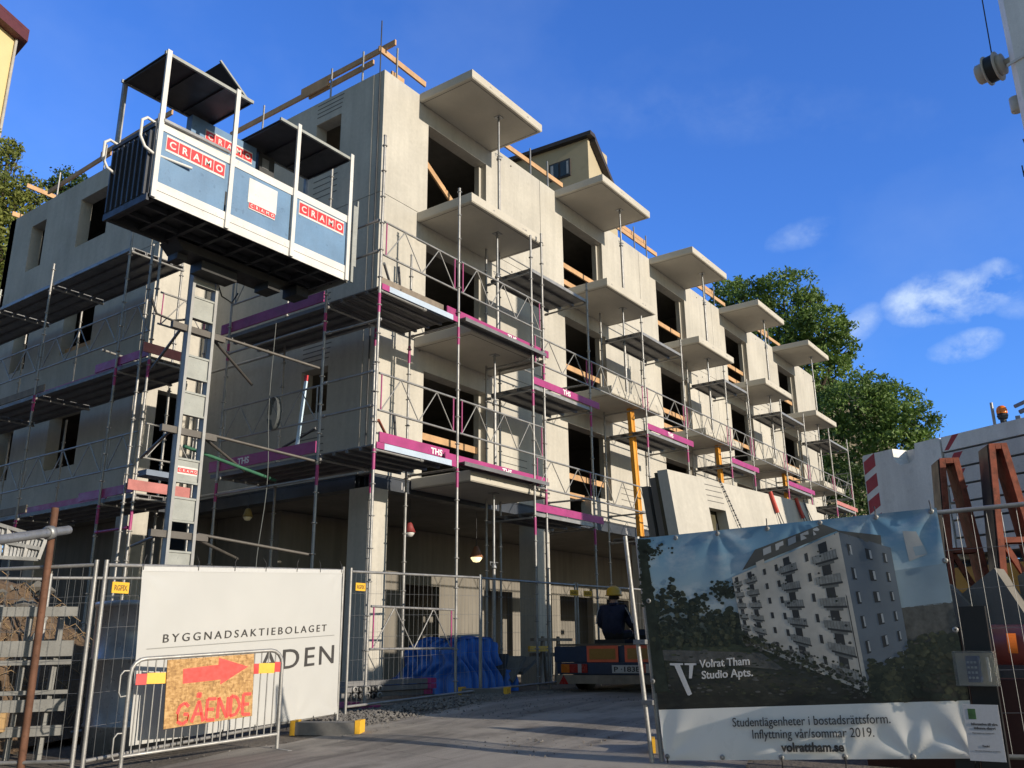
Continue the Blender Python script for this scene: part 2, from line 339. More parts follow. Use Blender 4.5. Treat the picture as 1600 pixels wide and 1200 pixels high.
# balconies
ROWS = [3.12, 5.99, 8.77, 11.66]
def balcony(x, z, k, s):
    b = MB(); x1 = x + 2.60; y0 = 9.93; y1 = 11.388; zb = z - .205; c = .02
    P = lambda i, zz: [(x + i, y0 + i, zz), (x1 - i, y0 + i, zz), (x1 - i, y1, zz), (x + i, y1, zz)]
    lv = [P(c, zb), P(0, zb + c), P(0, z - .012), P(.012, z)]
    pts = [p for l in lv for p in l]
    b.raw(pts, [(3, 2, 1, 0), (12, 13, 14, 15)] + [(i * 4 + j, i * 4 + (j + 1) % 4, i * 4 + 4 + (j + 1) % 4, i * 4 + 4 + j) for i in range(3) for j in range(4)])
    b.k = 1
    for p, q in (((x + .08, y0 + .08), (x1 - .08, y0 + .095)), ((x + .08, y0 + .095), (x + .095, y1)), ((x1 - .095, y0 + .095), (x1 - .08, y1))): b.box((p[0], p[1], zb - .003), (q[0], q[1], zb + .006))
    b.k = 2; r3 = random.Random(int(x * 31 + z * 7))
    for i in range(3):
        u = x + r3.uniform(.15, 2.2)
        for j in range(r3.randint(2, 4)): b.box((u + j * .035, y0 - .002, z - .12), (u + j * .035 + r3.uniform(.006, .025), y0 + .004, z - .12 + r3.uniform(.01, .04)))
    return b.build('balcony', [CONC2, GROOVE, mat('pencil_mark', (.16, .16, .18), .8)], B)
for k in range(5):
    for s in (1, 2, 3): balcony(12.41 + 5.365 * k, ROWS[s], k, s)
balcony(12.41, ROWS[0], 0, 0)
# rebar / lightning rod at the corner and a dark joint strip
b = MB(); b.tube((11.30, 11.52, 3.1), (11.30, 11.52, 12.9), .014, 6); b.build('corner_rod', DARKM, B)

# ---------------------------------------------------------------- steel props under the balconies
bays = ['nearest', 'second', 'third', 'fourth', 'farthest']
def prop(x, y, z0, z1, label):
    t = thing('steel_prop', label, 'prop', (x, y, z0), 'telescopic props holding the balcony slabs')
    h = z1 - z0; zm = z0 + h * .62
    MB().tube((x, y, z0 + .01), (x, y, zm), .034, 10).build('outer_tube', GALV, t)
    MB().tube((x, y, zm), (x, y, z1 - .012), .025, 10).build('inner_tube', GALVD, t)
    MB().box((x - .07, y - .07, z0), (x + .07, y + .07, z0 + .01)).build('base_plate', GALVD, t)
    MB().box((x - .08, y - .08, z1 - .012), (x + .08, y + .08, z1 - .001)).build('head_plate', GALVD, t)
    b = MB(); b.lathe([(.0, 0), (.055, 0), (.055, .03), (.04, .06), (.036, .1), (0, .1)], (x, y, zm - .06), 12); b.tube((x - .12, y + .01, zm + .06), (x + .12, y - .01, zm + .06), .009, 6); b.path([(x - .1, y, zm + .06), (x - .12, y, zm + .02), (x - .09, y, zm - .01)], .007, 5); b.build('collar', GALVD, t)
for k in range(5):
    X = 13.93 + 5.365 * k + (.15 if k else 0)
    prop(X, 10.38, ROWS[2], ROWS[3] - .205, 'slim steel prop under the top balcony of the %s bay' % bays[k])
    prop(X - .05, 10.40, ROWS[1], ROWS[2] - .205, 'slim steel prop under the middle balcony of the %s bay' % bays[k])
prop(13.80, 10.42, ROWS[0], ROWS[1] - .205, 'slim steel prop standing on the lowest balcony of the nearest bay')
prop(13.75, 10.42, -.77, ROWS[0] - .205, 'long steel prop from the ground to the lowest balcony of the nearest bay')
prop(35.4, 10.42, -.77, ROWS[1] - .205, 'long steel prop from the ground to the lowest balcony of the farthest bay')
for k, (x, nm) in enumerate(((19.35, 'tallest, nearest'), (24.78, 'middle'), (30.52, 'farthest'))):
    t = thing('timber_prop', '%s orange beam standing upright as a prop under a low balcony' % nm, 'prop', (x + .2, 10.3, -.77), 'orange beams propping balconies')
    b = MB(); lo = V((x + .42, 10.28, -.77)); hi = V((x, 10.3, ROWS[1] - .206))
    b.bar(lo, hi, .075, .10, (1, 0, 0)); d = V((.12, 0, 0)); b.build('web', ORANGE, t)
    b = MB(); b.bar(lo + V((-.075, 0, 0)), hi + V((-.075, 0, 0)), .10, .045, (1, 0, 0)); b.bar(lo + V((.075, 0, 0)), hi + V((.075, 0, 0)), .10, .045, (1, 0, 0)); b.build('flange', ORANGE, t)

# ---------------------------------------------------------------- timber guard planks across the openings
storey = ['lowest', 'middle', 'top']
def plank(p, q, label, m=TIMBER, w=.045, h=.14):
    b = MB(); b.bar(p, q, w, h); return tag(b.build('guard_plank', m), label, 'plank', 'timber planks across the balcony openings')
def wr(k, s): return 'balcony opening in the %s bay on the %s storey' % (bays[k], storey[s])
for k in range(5):
    for s in range(3):
        a = 12.73 + 5.39 * k; z = FL[s] + 1.0
        if (k, s) in ((4, 0),): continue
        if (k, s) == (0, 2): plank((a + .02, 11.75, FL[2] + 1.75), (a + 2.0, 11.9, FL[2] + .75), 'sloping timber plank inside the ' + wr(0, 2)); continue
        if (k, s) == (0, 1): continue
        plank((a + .02, 11.62, z), (a + 1.98, 11.62, z), 'timber guard plank across the ' + wr(k, s))
        if (k + s) % 2: plank((a + .02, 11.62, z - .48), (a + (1.0 if s == 0 else 1.98), 11.62, z - .48), 'lower timber guard plank across the ' + wr(k, s))
plank((10.12, 19.42, 6.98), (10.12, 20.72, 6.98), 'timber plank along the foot of the square window in the left wing')
# roof edge rails
def rail(name, label, posts, bars):
    t = thing('roof_guardrail', label, 'guardrail', posts[0], 'temporary timber guardrails along the roof edge')
    for p in posts: MB().bar(V(p), V(p) + V((0, 0, .85)), .03, .03).build('post', GALV, t)
    for p, q in bars: MB().bar(p, q, .045, .13).build('rail', TIMBER, t)
rail('a', 'long timber guardrail on the roof edge of the shaded gable wall', [(11.42, 12.17, 11.64), (11.42, 13.16, 11.64), (11.42, 15.5, 11.64)], [((11.46, 11.25, 12.33), (11.46, 14.2, 12.33)), ((11.46, 13.3, 12.20), (11.46, 16.8, 12.20)), ((11.52, 11.95, 12.18), (11.52, 14.0, 12.16))])
rail('b', 'short timber guardrail on the roof at the sunlit corner', [(11.78, 11.5, 11.64)], [((11.27, 11.55, 12.2), (12.75, 11.55, 12.14)), ((11.72, 11.6, 11.86), (12.1, 11.6, 11.86))])
for i, (x0, x1) in enumerate(((15.6, 18.4), (21.2, 24.0), (26.4, 29.5), (31.8, 35.3))):
    rail('c', 'timber guardrail on the roof between the %s top balconies' % ['first and second', 'second and third', 'third and fourth', 'fourth and fifth'][i], [(x0 + 1.2, 11.5, 11.64), (x0 + 2.0, 11.5, 11.64)], [((x0, 11.55, 12.1), (x1, 11.55, 12.14)), ((x0 + .2, 11.6, 12.3), (x0 + 2.2, 11.6, 12.32))] if i else [((x0, 11.55, 12.1), (x1, 11.55, 12.14))])
rail('d', 'long timber guardrail on the roof of the left wing', [(10.12, 17.8, 11.64), (10.12, 20.1, 11.64), (10.12, 22.4, 11.64)], [((10.16, 17.3, 12.36), (10.16, 20.4, 12.33)), ((10.2, 20.0, 12.26), (10.2, 23.1, 12.16))])
rail('e', 'timber guardrail on the roof at the far end of the left wing', [(10.9, 24.45, 11.64)], [((10.2, 24.5, 12.85), (11.9, 24.5, 12.8)), ((9.9, 24.4, 11.8), (10.5, 24.4, 11.8))])
# ---------------------------------------------------------------- scaffolding
TXTW = mat('white_lettering', (.78, .76, .74), .6, var=.1, vs=20)
def pole(t, x, y, z0, z1, bands=(), ring=.5, r=.024):
    b = MB(); b.tube((x, y, z0), (x, y, z1), r, 8)
    z = z0 + .25
    while z < z1 - .05:
        b.lathe([(r, -.012), (.047, -.006), (.047, .006), (r, .012)], (x, y, z), 8); z += ring
    b.tube((x, y, z1 - .02), (x, y, z1 + .0), r * 1.2, 8)
    b.box((x - .07, y - .07, z0 - .01), (x + .07, y + .07, z0))
    b.k = 1
    for q in bands: b.tube((x, y, q), (x, y, q + .34), r + .003, 8)
    return b.build('pole', [GALV, MAGENTA], t)
def truss(t, p, q, z0, h=.62, magenta=True):           # double rail with zigzag bracing between two poles
    p = V((p[0], p[1], z0)); q = V((q[0], q[1], z0)); d = (q - p).normalized(); L = (q - p).length; u = V((0, 0, h)); i = d * .06
    b = MB(); b.tube(p, q, .019, 7); b.tube(p + u, q + u, .019, 7)
    n = max(1, round(L / 1.0))
    a = p + i; s = (L - .12) / n
    for k in range(n):
        c = a + d * s * k; b.tube(c, c + d * s / 2 + u, .011, 5); b.tube(c + d * s / 2 + u, c + d * s, .011, 5)
    b.k = 1 if magenta else 0
    for c in (p + i, q - i): b.tube(c, c + u, .013, 6)
    return b.build('guard_rail', [GALV, MAGENTA], t)
def deck(t, x0, x1, y0, y1, z, ribs=False):            # planks run along the longer side
    b = MB(); along = (x1 - x0) >= (y1 - y0)
    W_ = (y1 - y0) if along else (x1 - x0); n = max(1, round(W_ / .32)); w = W_ / n
    for i in range(n):
        a = i * w + .006; c = (i + 1) * w - .006
        if along: b.box((x0, y0 + a, z - .018), (x1, y0 + c, z)); b.box((x0, y0 + a, z - .07), (x1, y0 + a + .02, z - .019)); b.box((x0, y0 + c - .02, z - .07), (x1, y0 + c, z - .019))
        else: b.box((x0 + a, y0, z - .018), (x0 + c, y1, z)); b.box((x0 + a, y0, z - .07), (x0 + a + .02, y1, z - .019)); b.box((x0 + c - .02, y0, z - .07), (x0 + c, y1, z - .019))
        if ribs:
            q = x0 + .06
            while q < x1 - .05 and along: b.box((q, y0 + a + .03, z - .045), (q + .022, y0 + c - .03, z - .019)); q += .055
    return b.build('deck', DECK, t)
def toe(t, p, q, z, h=.135, m=None, txt=None, flip=False):
    p = V((p[0], p[1], z)); q = V((q[0], q[1], z)); b = MB(); b.bar(p + V((0, 0, h / 2)), q + V((0, 0, h / 2)), .03, h)
    o = b.build('toe_board', m or MAGENTA, t)
    if txt:
        d = (q - p).normalized(); L = (q - p).length
        nrm = d.cross(V((0, 0, 1)))
        text('THS', .145, p + d * L * txt + nrm * .017 + V((0, 0, .025)), d, (0, 0, 1), TXTW, o, bold=.004, width=.30)
    return o
def ledger(t, p, q, r=.022, m=None):
    b = MB(); b.tube(p, q, r, 7)
    for e, f in ((p, q), (q, p)): e = V(e); d = (V(f) - e).normalized(); b.tube(e + d * .02, e + d * .09, r * 1.5, 7)
    return b.build('ledger', m or GALV, t)
def stub(t, p, q, m=None): MB().tube(p, q, .024, 8).build('tie_tube', m or GALV, t)

A_ = thing('corner_scaffold', 'scaffold tower wrapped around the sunlit building corner with pale blue deck edges', 'scaffold', (9.8, 9.8, -.77))
SX = [9.8, 11.87, 14.68]; SY = [11.1, 13.8]
for x, tp in zip(SX, (8.69, 8.56, 8.70)): pole(A_, x, 9.8, -.77, tp, (5.35, 2.7))
pole(A_, 11.80, 10.95, -.77, 7.45, (5.2,)); pole(A_, 14.68, 10.95, -.77, 8.6)
for y, tp in zip(SY, (6.15, 7.15)): pole(A_, 9.8, y, -.77, tp, (5.3, 2.6))
pole(A_, 10.9, 12.38, 7.5, 9.5); pole(A_, 10.9, 13.5, -.77, 7.2)
pole(A_, 10.9, 10.95, -.77, 3.0, (2.6,)); pole(A_, 10.9, 10.96, 3.2, 5.7, (5.3,))
for z, rb in ((5.86, True), (3.14, False)):
    deck(A_, 9.86, 11.80, 9.86, 11.1, z, rb); deck(A_, 11.92, 14.6, 9.66, 9.90, z + .02)
    deck(A_, 9.86, 11.0, 11.13, 14.1, z)
    b = MB(); b.bar((10.02, 9.79, z - .03), (11.70, 9.79, z - .03), .014, .10)
    b.build('deck_edge', mat('pale_blue_plank', (.42, .50, .60), .5, var=.1), A_)
    b = MB(); b.bar((9.84, 9.79, z - .03), (10.018, 9.79, z - .03), .016, .104); b.bar((11.702, 9.79, z - .03), (11.83, 9.79, z - .03), .016, .104); b.build('deck_hook', MAGENTA, A_)
    toe(A_, (9.83, 11.2), (9.83, 14.1), z + .03, .2)
    for y in (9.83, 11.1, 13.8): ledger(A_, (9.8, y, z - .1), (11.0, y, z - .1))
    for x in SX[1:]: ledger(A_, (x, 9.8, z - .1), (x, 11.0, z - .1))
    ledger(A_, (9.8, 11.1, z - .42), (9.8, 13.8, z - .42)); ledger(A_, (11.02, 11.05, z - .06), (11.02, 16.6, z - .06), .03)
    truss(A_, (9.86, 9.8), (11.81, 9.8), z + .55); truss(A_, (11.93, 9.8), (14.62, 9.8), z + .55)
    truss(A_, (9.8, 11.14), (9.8, 13.76), z + .58, .6, False)
    ledger(A_, (9.8, 9.86, z + .62), (9.8, 11.04, z + .62)); ledger(A_, (9.8, 9.86, z + 1.2), (9.8, 11.04, z + 1.2))
    stub(A_, (9.82, 9.74, z + .36), (11.0, 10.6, z + .30), RUSTY if z < 4 else GALVD); stub(A_, (10.45, 9.95, z + .12), (10.5, 10.05, z + .62), DARKM)
toe(A_, (9.95, 9.95), (11.6, 9.95), 5.92, .16, GREYWOOD); toe(A_, (11.6, 9.86), (14.95, 9.86), 5.9, .15, None, .56)
toe(A_, (10.0, 9.9), (11.75, 9.9), 3.2, .17, MAGENTA, .72); toe(A_, (11.55, 9.82), (14.75, 9.82), 3.13, .15, None, .52)
b = text('THS', .16, (9.812, 13.25, 3.22), (0, -1, 0), (0, 0, 1), TXTW, A_, bold=.004, width=.32)
for z in (1.1, 5.0): ledger(A_, (9.86, 9.8, z + .25), (9.8, 11.05, z + .25)) if z > 4 else None
truss(A_, (9.86, 9.8), (11.81, 9.8), .0, .62)
stub(A_, (9.9, 11.3, 3.62), (10.2, 12.5, 3.5), DARKM)

def gap_scaffold(x0, x1, xb, label, first=False, last=False):
    t = thing('facade_scaffold', label, 'scaffold', (x0, 9.8, -.77), 'scaffolds standing between the balcony bays')
    for x in (x0, x1):
        pole(t, x, 9.8, -.77, 8.16 if x > 14.5 else 8.5, (4.7, 2.1)); pole(t, x + (0 if x == x0 else -.1), 11.0, -.77, 8.52)
    for i, z in enumerate((7.75, 5.15, 2.55)):
        deck(t, x0 + .02, x1 + .02, 9.84, 10.9, z)
        MB().bar((x0, 9.815, z - .04), (x1 + .08, 9.815, z - .04), .02, .07).build('deck_edge', GALV, t)
        for x in (x0, x1): ledger(t, (x, 9.82, z - .11), (x, 10.98, z - .11))
        if i:
            toe(t, (x0 + .0, 9.79), (x1 + .35, 9.79), z + .02, .15, PINKW if (last or (i == 2 and x0 > 28)) else (GREYWOOD if (i == 1 and 23 < x0 < 26 and False) else MAGENTA), .42 if i == 1 and x0 < 20 else None)
            truss(t, (x0 + .05, 9.8), (x1 - .05, 9.8), z + .5, .6)
            if xb: truss(t, (x1 + .05, 9.8), (xb - .05, 9.8), z + .5, .6, i == 1)
            ledger(t, (x0, 9.84, z + .55), (x0, 10.98, z + .55)); ledger(t, (x1, 9.84, z + .55), (x1 - .1, 10.98, z + .55))
        ledger(t, (x0 + .03, 11.0, z + .9), (x1 - .1, 11.0, z + .9), .017)
    if last:
        for z in (7.75, 5.15, 2.55): truss(t, (x1, 9.86), (x1, 10.95), z - 1.6 if z > 7 else z + .5, .6, False)
    return t
gs = [(14.27, 16.54, 19.2), (19.24, 21.54, 24.5), (24.52, 26.33, 29.3), (29.36, 31.76, 34.7), (34.75, 37.2, None)]
for i, (a, c, d) in enumerate(gs):
    gap_scaffold(a, c, d, ['facade scaffold between the nearest and second balcony stacks', 'facade scaffold between the second and third balcony stacks', 'facade scaffold between the third and fourth balcony stacks', 'facade scaffold between the fourth and farthest balcony stacks', 'facade scaffold at the far end of the balconied front with a dusty pink toe board'][i], i == 0, i == 4)

L_ = thing('wing_scaffold', 'tall scaffold with dark decks in front of the shaded left wing', 'scaffold', (8.5, 14.3, -.77))
WY = [15.4, 18.45, 20.85, 23.4]
pole(L_, 8.5, 14.30, -.77, 8.6, (4.75, 2.0)); pole(L_, 8.42, 14.46, -.77, 7.4); pole(L_, 9.6, 14.25, -.77, 6.3)
for y in WY: pole(L_, 8.5, y, -.77, 8.12, (4.8, 2.2))
for y in (15.5, 19.4, 22.0): pole(L_, 9.72, y, 5.6 if y > 16 else -.77, 8.1); pole(L_, 9.72, y + .01, -.77, 5.0)
for i, z in enumerate((7.66, 5.18, 2.66)):
    y0 = 15.4 if i == 0 else 14.35
    for p, q in ((y0, 18.4), (18.45, 20.8), (20.86, 23.9)): deck(L_, 8.55, 9.7, p, q, z)
    for y in [15.4] + WY[1:]: ledger(L_, (8.5, y, z - .1), (9.7, y, z - .1))
    if i:
        toe(L_, (8.54, 14.4), (8.54, 16.2), z + .02, .16); toe(L_, (8.9, 15.9), (8.9, 19.3), z + .02, .2, MAGENTA); toe(L_, (8.56, 18.2), (8.56, 21.5), z + .02, .15, GREYWOOD)
        for p, q in ((14.4, 15.35), (15.45, 18.4), (18.5, 20.8), (20.9, 23.3)): truss(L_, (8.5, p), (8.5, q), z + .5, .6, False)
        toe(L_, (8.35, 14.28), (9.75, 14.28), z + .03, .18, PINKW)
        truss(L_, (8.56, 14.26), (9.6, 14.26), z + .62, .62, i == 1); ledger(L_, (8.5, 14.3, z - .1), (9.65, 14.3, z - .1))
    else: MB().bar((8.53, 15.4, z - .03), (8.53, 23.9, z - .03), .03, .07).build('deck_edge', GALVD, L_)
ledger(L_, (8.5, 15.4, 2.05), (8.5, 14.35, 2.05), .022, MAGENTA)
stub(L_, (8.45, 15.9, 5.6), (9.7, 16.0, 5.55))
# odds and ends on the scaffold
GREENT = mat('green_tube', (.05, .16, .10), .5, .3, var=.2)
o = MB().tube((8.0, 12.2, 3.1), (10.0, 12.4, 2.86), .03, 8).build('scaffold_tube', GREENT); tag(o, 'long green tube lying under the lower scaffold deck beside the hoist mast', 'tube')
o = MB().box((8.75, 14.4, 3.02), (9.6, 14.75, 3.12)).build('plank_stack', mat('blue_grey_board', (.16, .2, .27), .6)); 
tag(o, 'blue grey board with loose fittings on the wing scaffold beside the hoist mast', 'board')
t = thing('spirit_level', 'pale blue spirit level leaning upright on the scaffold rail before the shaded wall', 'spirit level', (9.9, 11.75, 3.2))
MB().bar((9.9, 11.78, 3.2), (9.98, 11.72, 4.55), .065, .03, (1, 0, 0)).build('body', mat('pale_blue_paint', (.55, .68, .78), .4), t)
MB().bar((9.98, 11.72, 4.551), (9.985, 11.717, 4.66), .067, .032, (1, 0, 0)).build('end_cap', RED, t)
b = MB()
pts = [V((9.7, 12.3, 5.7)) + V((.02 * math.sin(i * .7), .05 * math.sin(i * .5), -.28 * i)) for i in range(24)]
b.path(pts, .008, 5)
for k in range(5):
    b.path([V((9.72, 12.25, 4.0)) + V((.0 + .02 * k, .14 * math.cos(a * .5), .3 * math.sin(a * .5))) for a in range(13)], .008, 5)
tag(b.build('cable', mat('grey_cable', (.10, .11, .11), .6)), 'coiled grey cable hanging from the scaffold down to the ground', 'cable')
# site lamps hanging under the first floor slab
def lamp(p, label, m, sz=.2, bulb=None):
    t = thing('site_lamp', label, 'lamp', p); p = V(p)
    MB().tube(p + V((0, 0, sz)), (p.x, p.y, 2.84), .008, 5).build('cord', BLACK, t)
    b = MB(); b.lathe([(.03, sz), (.05, sz * .9), (sz * .62, .0), (sz * .58, 0), (.02, sz * .8)], p, 16); b.build('shade', m, t)
    b = MB(); b.lathe([(0, -sz * .45), (sz * .3, -sz * .38), (sz * .5, -sz * .1), (sz * .5, .0), (0, .0)], p, 16); b.build('bulb', bulb, t)
lamp((15.07, 9.99 + 1.9, 1.86), 'round lit site lamp hanging under the slab beside the second column', mat('lamp_shade', (.30, .13, .07), .5), .24, mat('lit_bulb', (1.0, .78, .42), .4, emis=1.1))
lamp((12.9, 11.85, 2.18), 'red and white site lamp hanging under the slab behind the corner column', mat('dusty_red', (.22, .03, .03), .7), .20, WHITE)
lamp((10.62, 13.9, 2.42), 'small yellowish site lamp hanging under the slab near the hoist mast', mat('dusty_yellow', (.28, .20, .06), .7), .16, mat('warm_bulb', (.8, .7, .45), .5))

# ---------------------------------------------------------------- mast climbing work platform
H = thing('mast_work_platform', 'blue and white hoist platform with two dark canopies climbing a grey lattice mast', 'work platform', (7.68, 11.75, -.9))
MASTM = mat('mast_steel', (.30, .30, .295), .5, .1, var=.15, vs=4); PLATE = mat('mast_plate', (.30, .31, .29), .5, .2, var=.12, vs=5, spots=.2)
b = MB()
for x in (7.47, 7.89): b.bar((x, 11.58, -.95), (x, 11.58, 7.9), .05, .10, (0, 1, 0)); b.tube((x, 11.66, -.95), (x, 11.66, 7.9), .02, 6)
b.build('mast_rail', MASTM, H)
for z in (.45, 1.06, 1.84, 2.42, 3.45, 4.03, 5.0, 5.56):
    b = MB()
    b.box((7.50, 11.555, z), (7.86, 11.57, z + .30)); b.box((7.49, 11.54, z + .305), (7.87, 11.60, z + .335)); b.box((7.49, 11.54, z - .035), (7.87, 11.60, z - .005))
    b.k = 1; b.box((7.50, 11.605, z - .02), (7.86, 11.68, z + .02)); b.build('mast_plate', [PLATE, DARKM], H)
def cramo(org, right, w, h, parent, bandm=WHITE, name='logo_sign'):
    right = V(right).normalized(); up = V((0, 0, 1)); nrm = right.cross(up); org = V(org)
    b = MB(); b.obox(org + right * w / 2 + up * h / 2, right * w / 2, nrm * .003, up * h / 2); o = b.build(name, bandm, parent)
    cw = w / 5.35; gp = (w - 5 * cw) / 6; b = MB(); ch = min(h * .74, cw * 1.05)
    for i in range(5): b.obox(org + right * (gp + cw / 2 + i * (cw + gp)) + up * h / 2 + nrm * .004, right * cw / 2, nrm * .002, up * ch / 2)
    b.build('red_tile', mat('red_tile', (.62, .035, .04), .45, var=.05), o)
    for i, c in enumerate('CRAMO'): text(c, ch * .82, org + right * (gp + cw / 2 + i * (cw + gp)) + up * (h / 2 - ch * .29) + nrm * .008, right, up, WHITE, o, bold=.006 * ch * 3, align='CENTER')
    return o
cramo((7.51, 11.552, 2.51), (1, 0, 0), .34, .12, H)
F0, F1, BK, ZB = 5.855, 9.5, 11.39, 5.93
b = MB(); b.box((F0, 10.3, ZB + .1), (F1, BK, ZB + .16))
for i in range(9): b.box((F0 + .05 + i * .43, 10.33, ZB + .0), (F0 + .11 + i * .43, BK - .02, ZB + .099))
for y in (10.6, 11.0): b.box((F0 + .04, y, ZB + .012), (F1 - .04, y + .05, ZB + .09))
b.box((F0, BK - .06, ZB - .03), (F1, BK, ZB + .099)); b.build('floor_frame', DARKM, H)
b = MB()
b.prism([(6.8, 11.1, ZB - .0), (9.0, 11.1, ZB - .0), (8.8, 11.1, ZB - .14), (6.95, 11.1, ZB - .14)], (0, .42, 0)); b.box((7.35, 11.2, ZB - .30), (8.0, 11.5, ZB - .141)); b.box((9.05, 11.0, ZB - .2), (9.3, 11.36, ZB - .04)); b.box((8.5, 11.05, ZB - .26), (8.75, 11.4, ZB - .141)); b.box((6.95, 11.25, ZB - .24), (7.12, 11.5, ZB - .141)); b.box((7.3, 11.2, ZB + .16), (8.06, 11.54, 7.1))
b.build('drive_frame', mat('greasy_black', (.02, .02, .021), .6, var=.3), H)
b = MB(); b.box((F0, 10.285, ZB), (F1, 10.30, ZB + .13)); b.box((F0, 10.278, ZB + .135), (F1, 10.30, ZB + .26)); b.box((F0, 10.28, 6.99), (F1, 10.31, 7.12)); b.build('side_rail', WHITE, H)
for i, (a, c) in enumerate(((5.90, 7.02), (7.13, 8.23), (8.34, 9.43))): MB().box((a, 10.292, ZB + .262), (c, 10.305, 6.988)).build('side_panel', BLUEP, H)
for x, tp in ((5.88, 8.27), (7.075, 8.28), (8.285, 8.3), (9.47, 8.31)): MB().box((x - .035, 10.245, ZB), (x + .035, 10.277, tp)).build('post', WHITE, H)
for x in (5.90, 8.05, 9.45): MB().box((x - .03, BK + .002, ZB), (x + .03, BK + .06, 8.25)).build('post', GALVD, H)
RIB = mat('dark_ribbed_metal', (.055, .06, .072), .5, .4, var=.15)
b = MB(); b.box((F0 - .02, 10.31, ZB), (F0 - .004, BK, 7.02))
for i in range(8): b.bar((F0 - .03, 10.40 + i * .132, ZB + .06), (F0 - .03, 10.40 + i * .132, 6.98), .045, .03, (0, 1, 0))
b.box((F0 - .04, 10.31, 7.02), (F0 + .02, BK, 7.08)); b.box((F0 - .04, 10.31, ZB - .05), (F0, BK, ZB + .05)); b.build('end_wall', RIB, H)
b = MB(); b.box((F1 + .004, 10.29, ZB - .02), (F1 + .02, BK, 7.05)); b.bar((F1 + .1, 10.25, ZB + .3), (F1 + .1, 10.25, 7.35), .10, .02, (0, 1, 0)); b.bar((F1 + .17, 10.3, 6.3), (F1 + .19, 10.3, 7.5), .03, .03); b.bar((F1 + .06, 10.24, ZB - .01), (F1 + .06, 10.24, 7.3), .03, .05, (1, 0, 0)); b.build('gate', PLATE, H)
CAN = mat('canopy_sheet', (.05, .05, .055), .5, .3, var=.15)
for (x0, x1) in ((5.85, 7.37), (7.93, 9.48)):
    b = MB(); b.box((x0, 10.31, 8.22), (x1, BK, 8.235))
    for i in range(4): b.box((x0 + .02 + i * (x1 - x0 - .06) / 3, 10.32, 8.19), (x0 + .04 + i * (x1 - x0 - .06) / 3, BK - .02, 8.219))
    b.k = 1; b.box((x0 - .02, 10.27, 8.20), (x1, 10.309, 8.25)); b.box((x0 - .02, BK + .001, 8.2), (x1, BK + .03, 8.25)); b.build('canopy', [CAN, PLATE], H)
b = MB(); b.prism([(6.80, 10.40, 8.67), (7.36, 10.40, 8.27), (7.36, 11.0, 8.27), (6.80, 11.0, 8.67)], (.012, 0, .017)); b.k = 1; b.bar((6.78, 10.38, 8.69), (7.38, 10.38, 8.26), .03, .03); b.build('roof_hatch', [CAN, PLATE], H)
b = MB(); b.box((6.95, 11.24, 7.0), (8.2, 11.385, 8.17)); b.build('drive_cabinet', BLUEP, H)
cramo((7.2, 11.232, 7.82), (1, 0, 0), .92, .22, H)
b = MB(); b.box((8.28, 11.28, 7.2), (8.62, 11.385, 8.17)); b.k = 1; b.box((8.36, 11.272, 7.9), (8.5, 11.279, 8.08)); b.build('control_box', [DARKM, GALVD], H)
b = MB(); b.box((6.5, 10.9, 7.1), (6.85, 11.1, 7.28)); b.build('toolbox', RED, H)
cramo((6.0, 10.288, 6.71), (1, 0, 0), .98, .25, H); cramo((8.40, 10.288, 6.72), (1, 0, 0), .98, .25, H)
b = MB(); b.box((7.42, 10.285, 6.52), (7.96, 10.291, 6.93)); b.build('notice', WHITE, H); cramo((7.44, 10.284, 6.42), (1, 0, 0), .5, .12, H)
for y in (10.36, 11.3):
    b = MB(); b.path([(F0 + .0, y, 7.1), (F0 - .13, y, 7.12), (F0 - .2, y, 7.05), (F0 - .2, y, 6.8), (F0 - .13, y - .02, 6.66), (F0 + .0, y - .04, 6.6)] + ([(F0 + .55, y - .12, 6.6)] if y < 11 else []), .022, 7); b.build('bumper_loop', WHITE, H)
b = MB(); b.bar((F0 + .05, 10.25, 7.13), (7.0, 10.25, 7.15), .05, .04); b.build('hand_rail', GALVD, H)
for z in (4.78, 3.16, 1.62):
    b = MB(); b.bar((7.2, 11.6, z), (8.15, 11.6, z), .07, .10); b.tube((7.4, 11.65, z), (8.5, 14.2, z + .1), .025, 7); b.tube((7.95, 11.65, z), (9.8, 13.0, z - .1), .025, 7); b.tube((8.0, 11.62, z + .05), (9.8, 11.15, z - .15), .025, 7); b.build('tie_bracket', mat('dull_brown_steel', (.11, .10, .09), .6, .3, var=.2), H)
b = MB(); b.path([(7.0, 11.9, 5.2), (7.05, 11.8, 4.95), (7.3, 11.75, 4.9), (7.6, 11.7, 5.0)], .02, 6); b.path([(8.0, 11.7, 5.75), (8.1, 11.7, 5.55), (8.3, 11.7, 5.5), (8.4, 11.7, 5.7)], .012, 6); b.build('power_cable', BLACK, H)
b = MB(); b.box((7.3, 11.4, -1.0), (8.1, 12.2, -.86)); b.build('base_plate', DARKM, H)
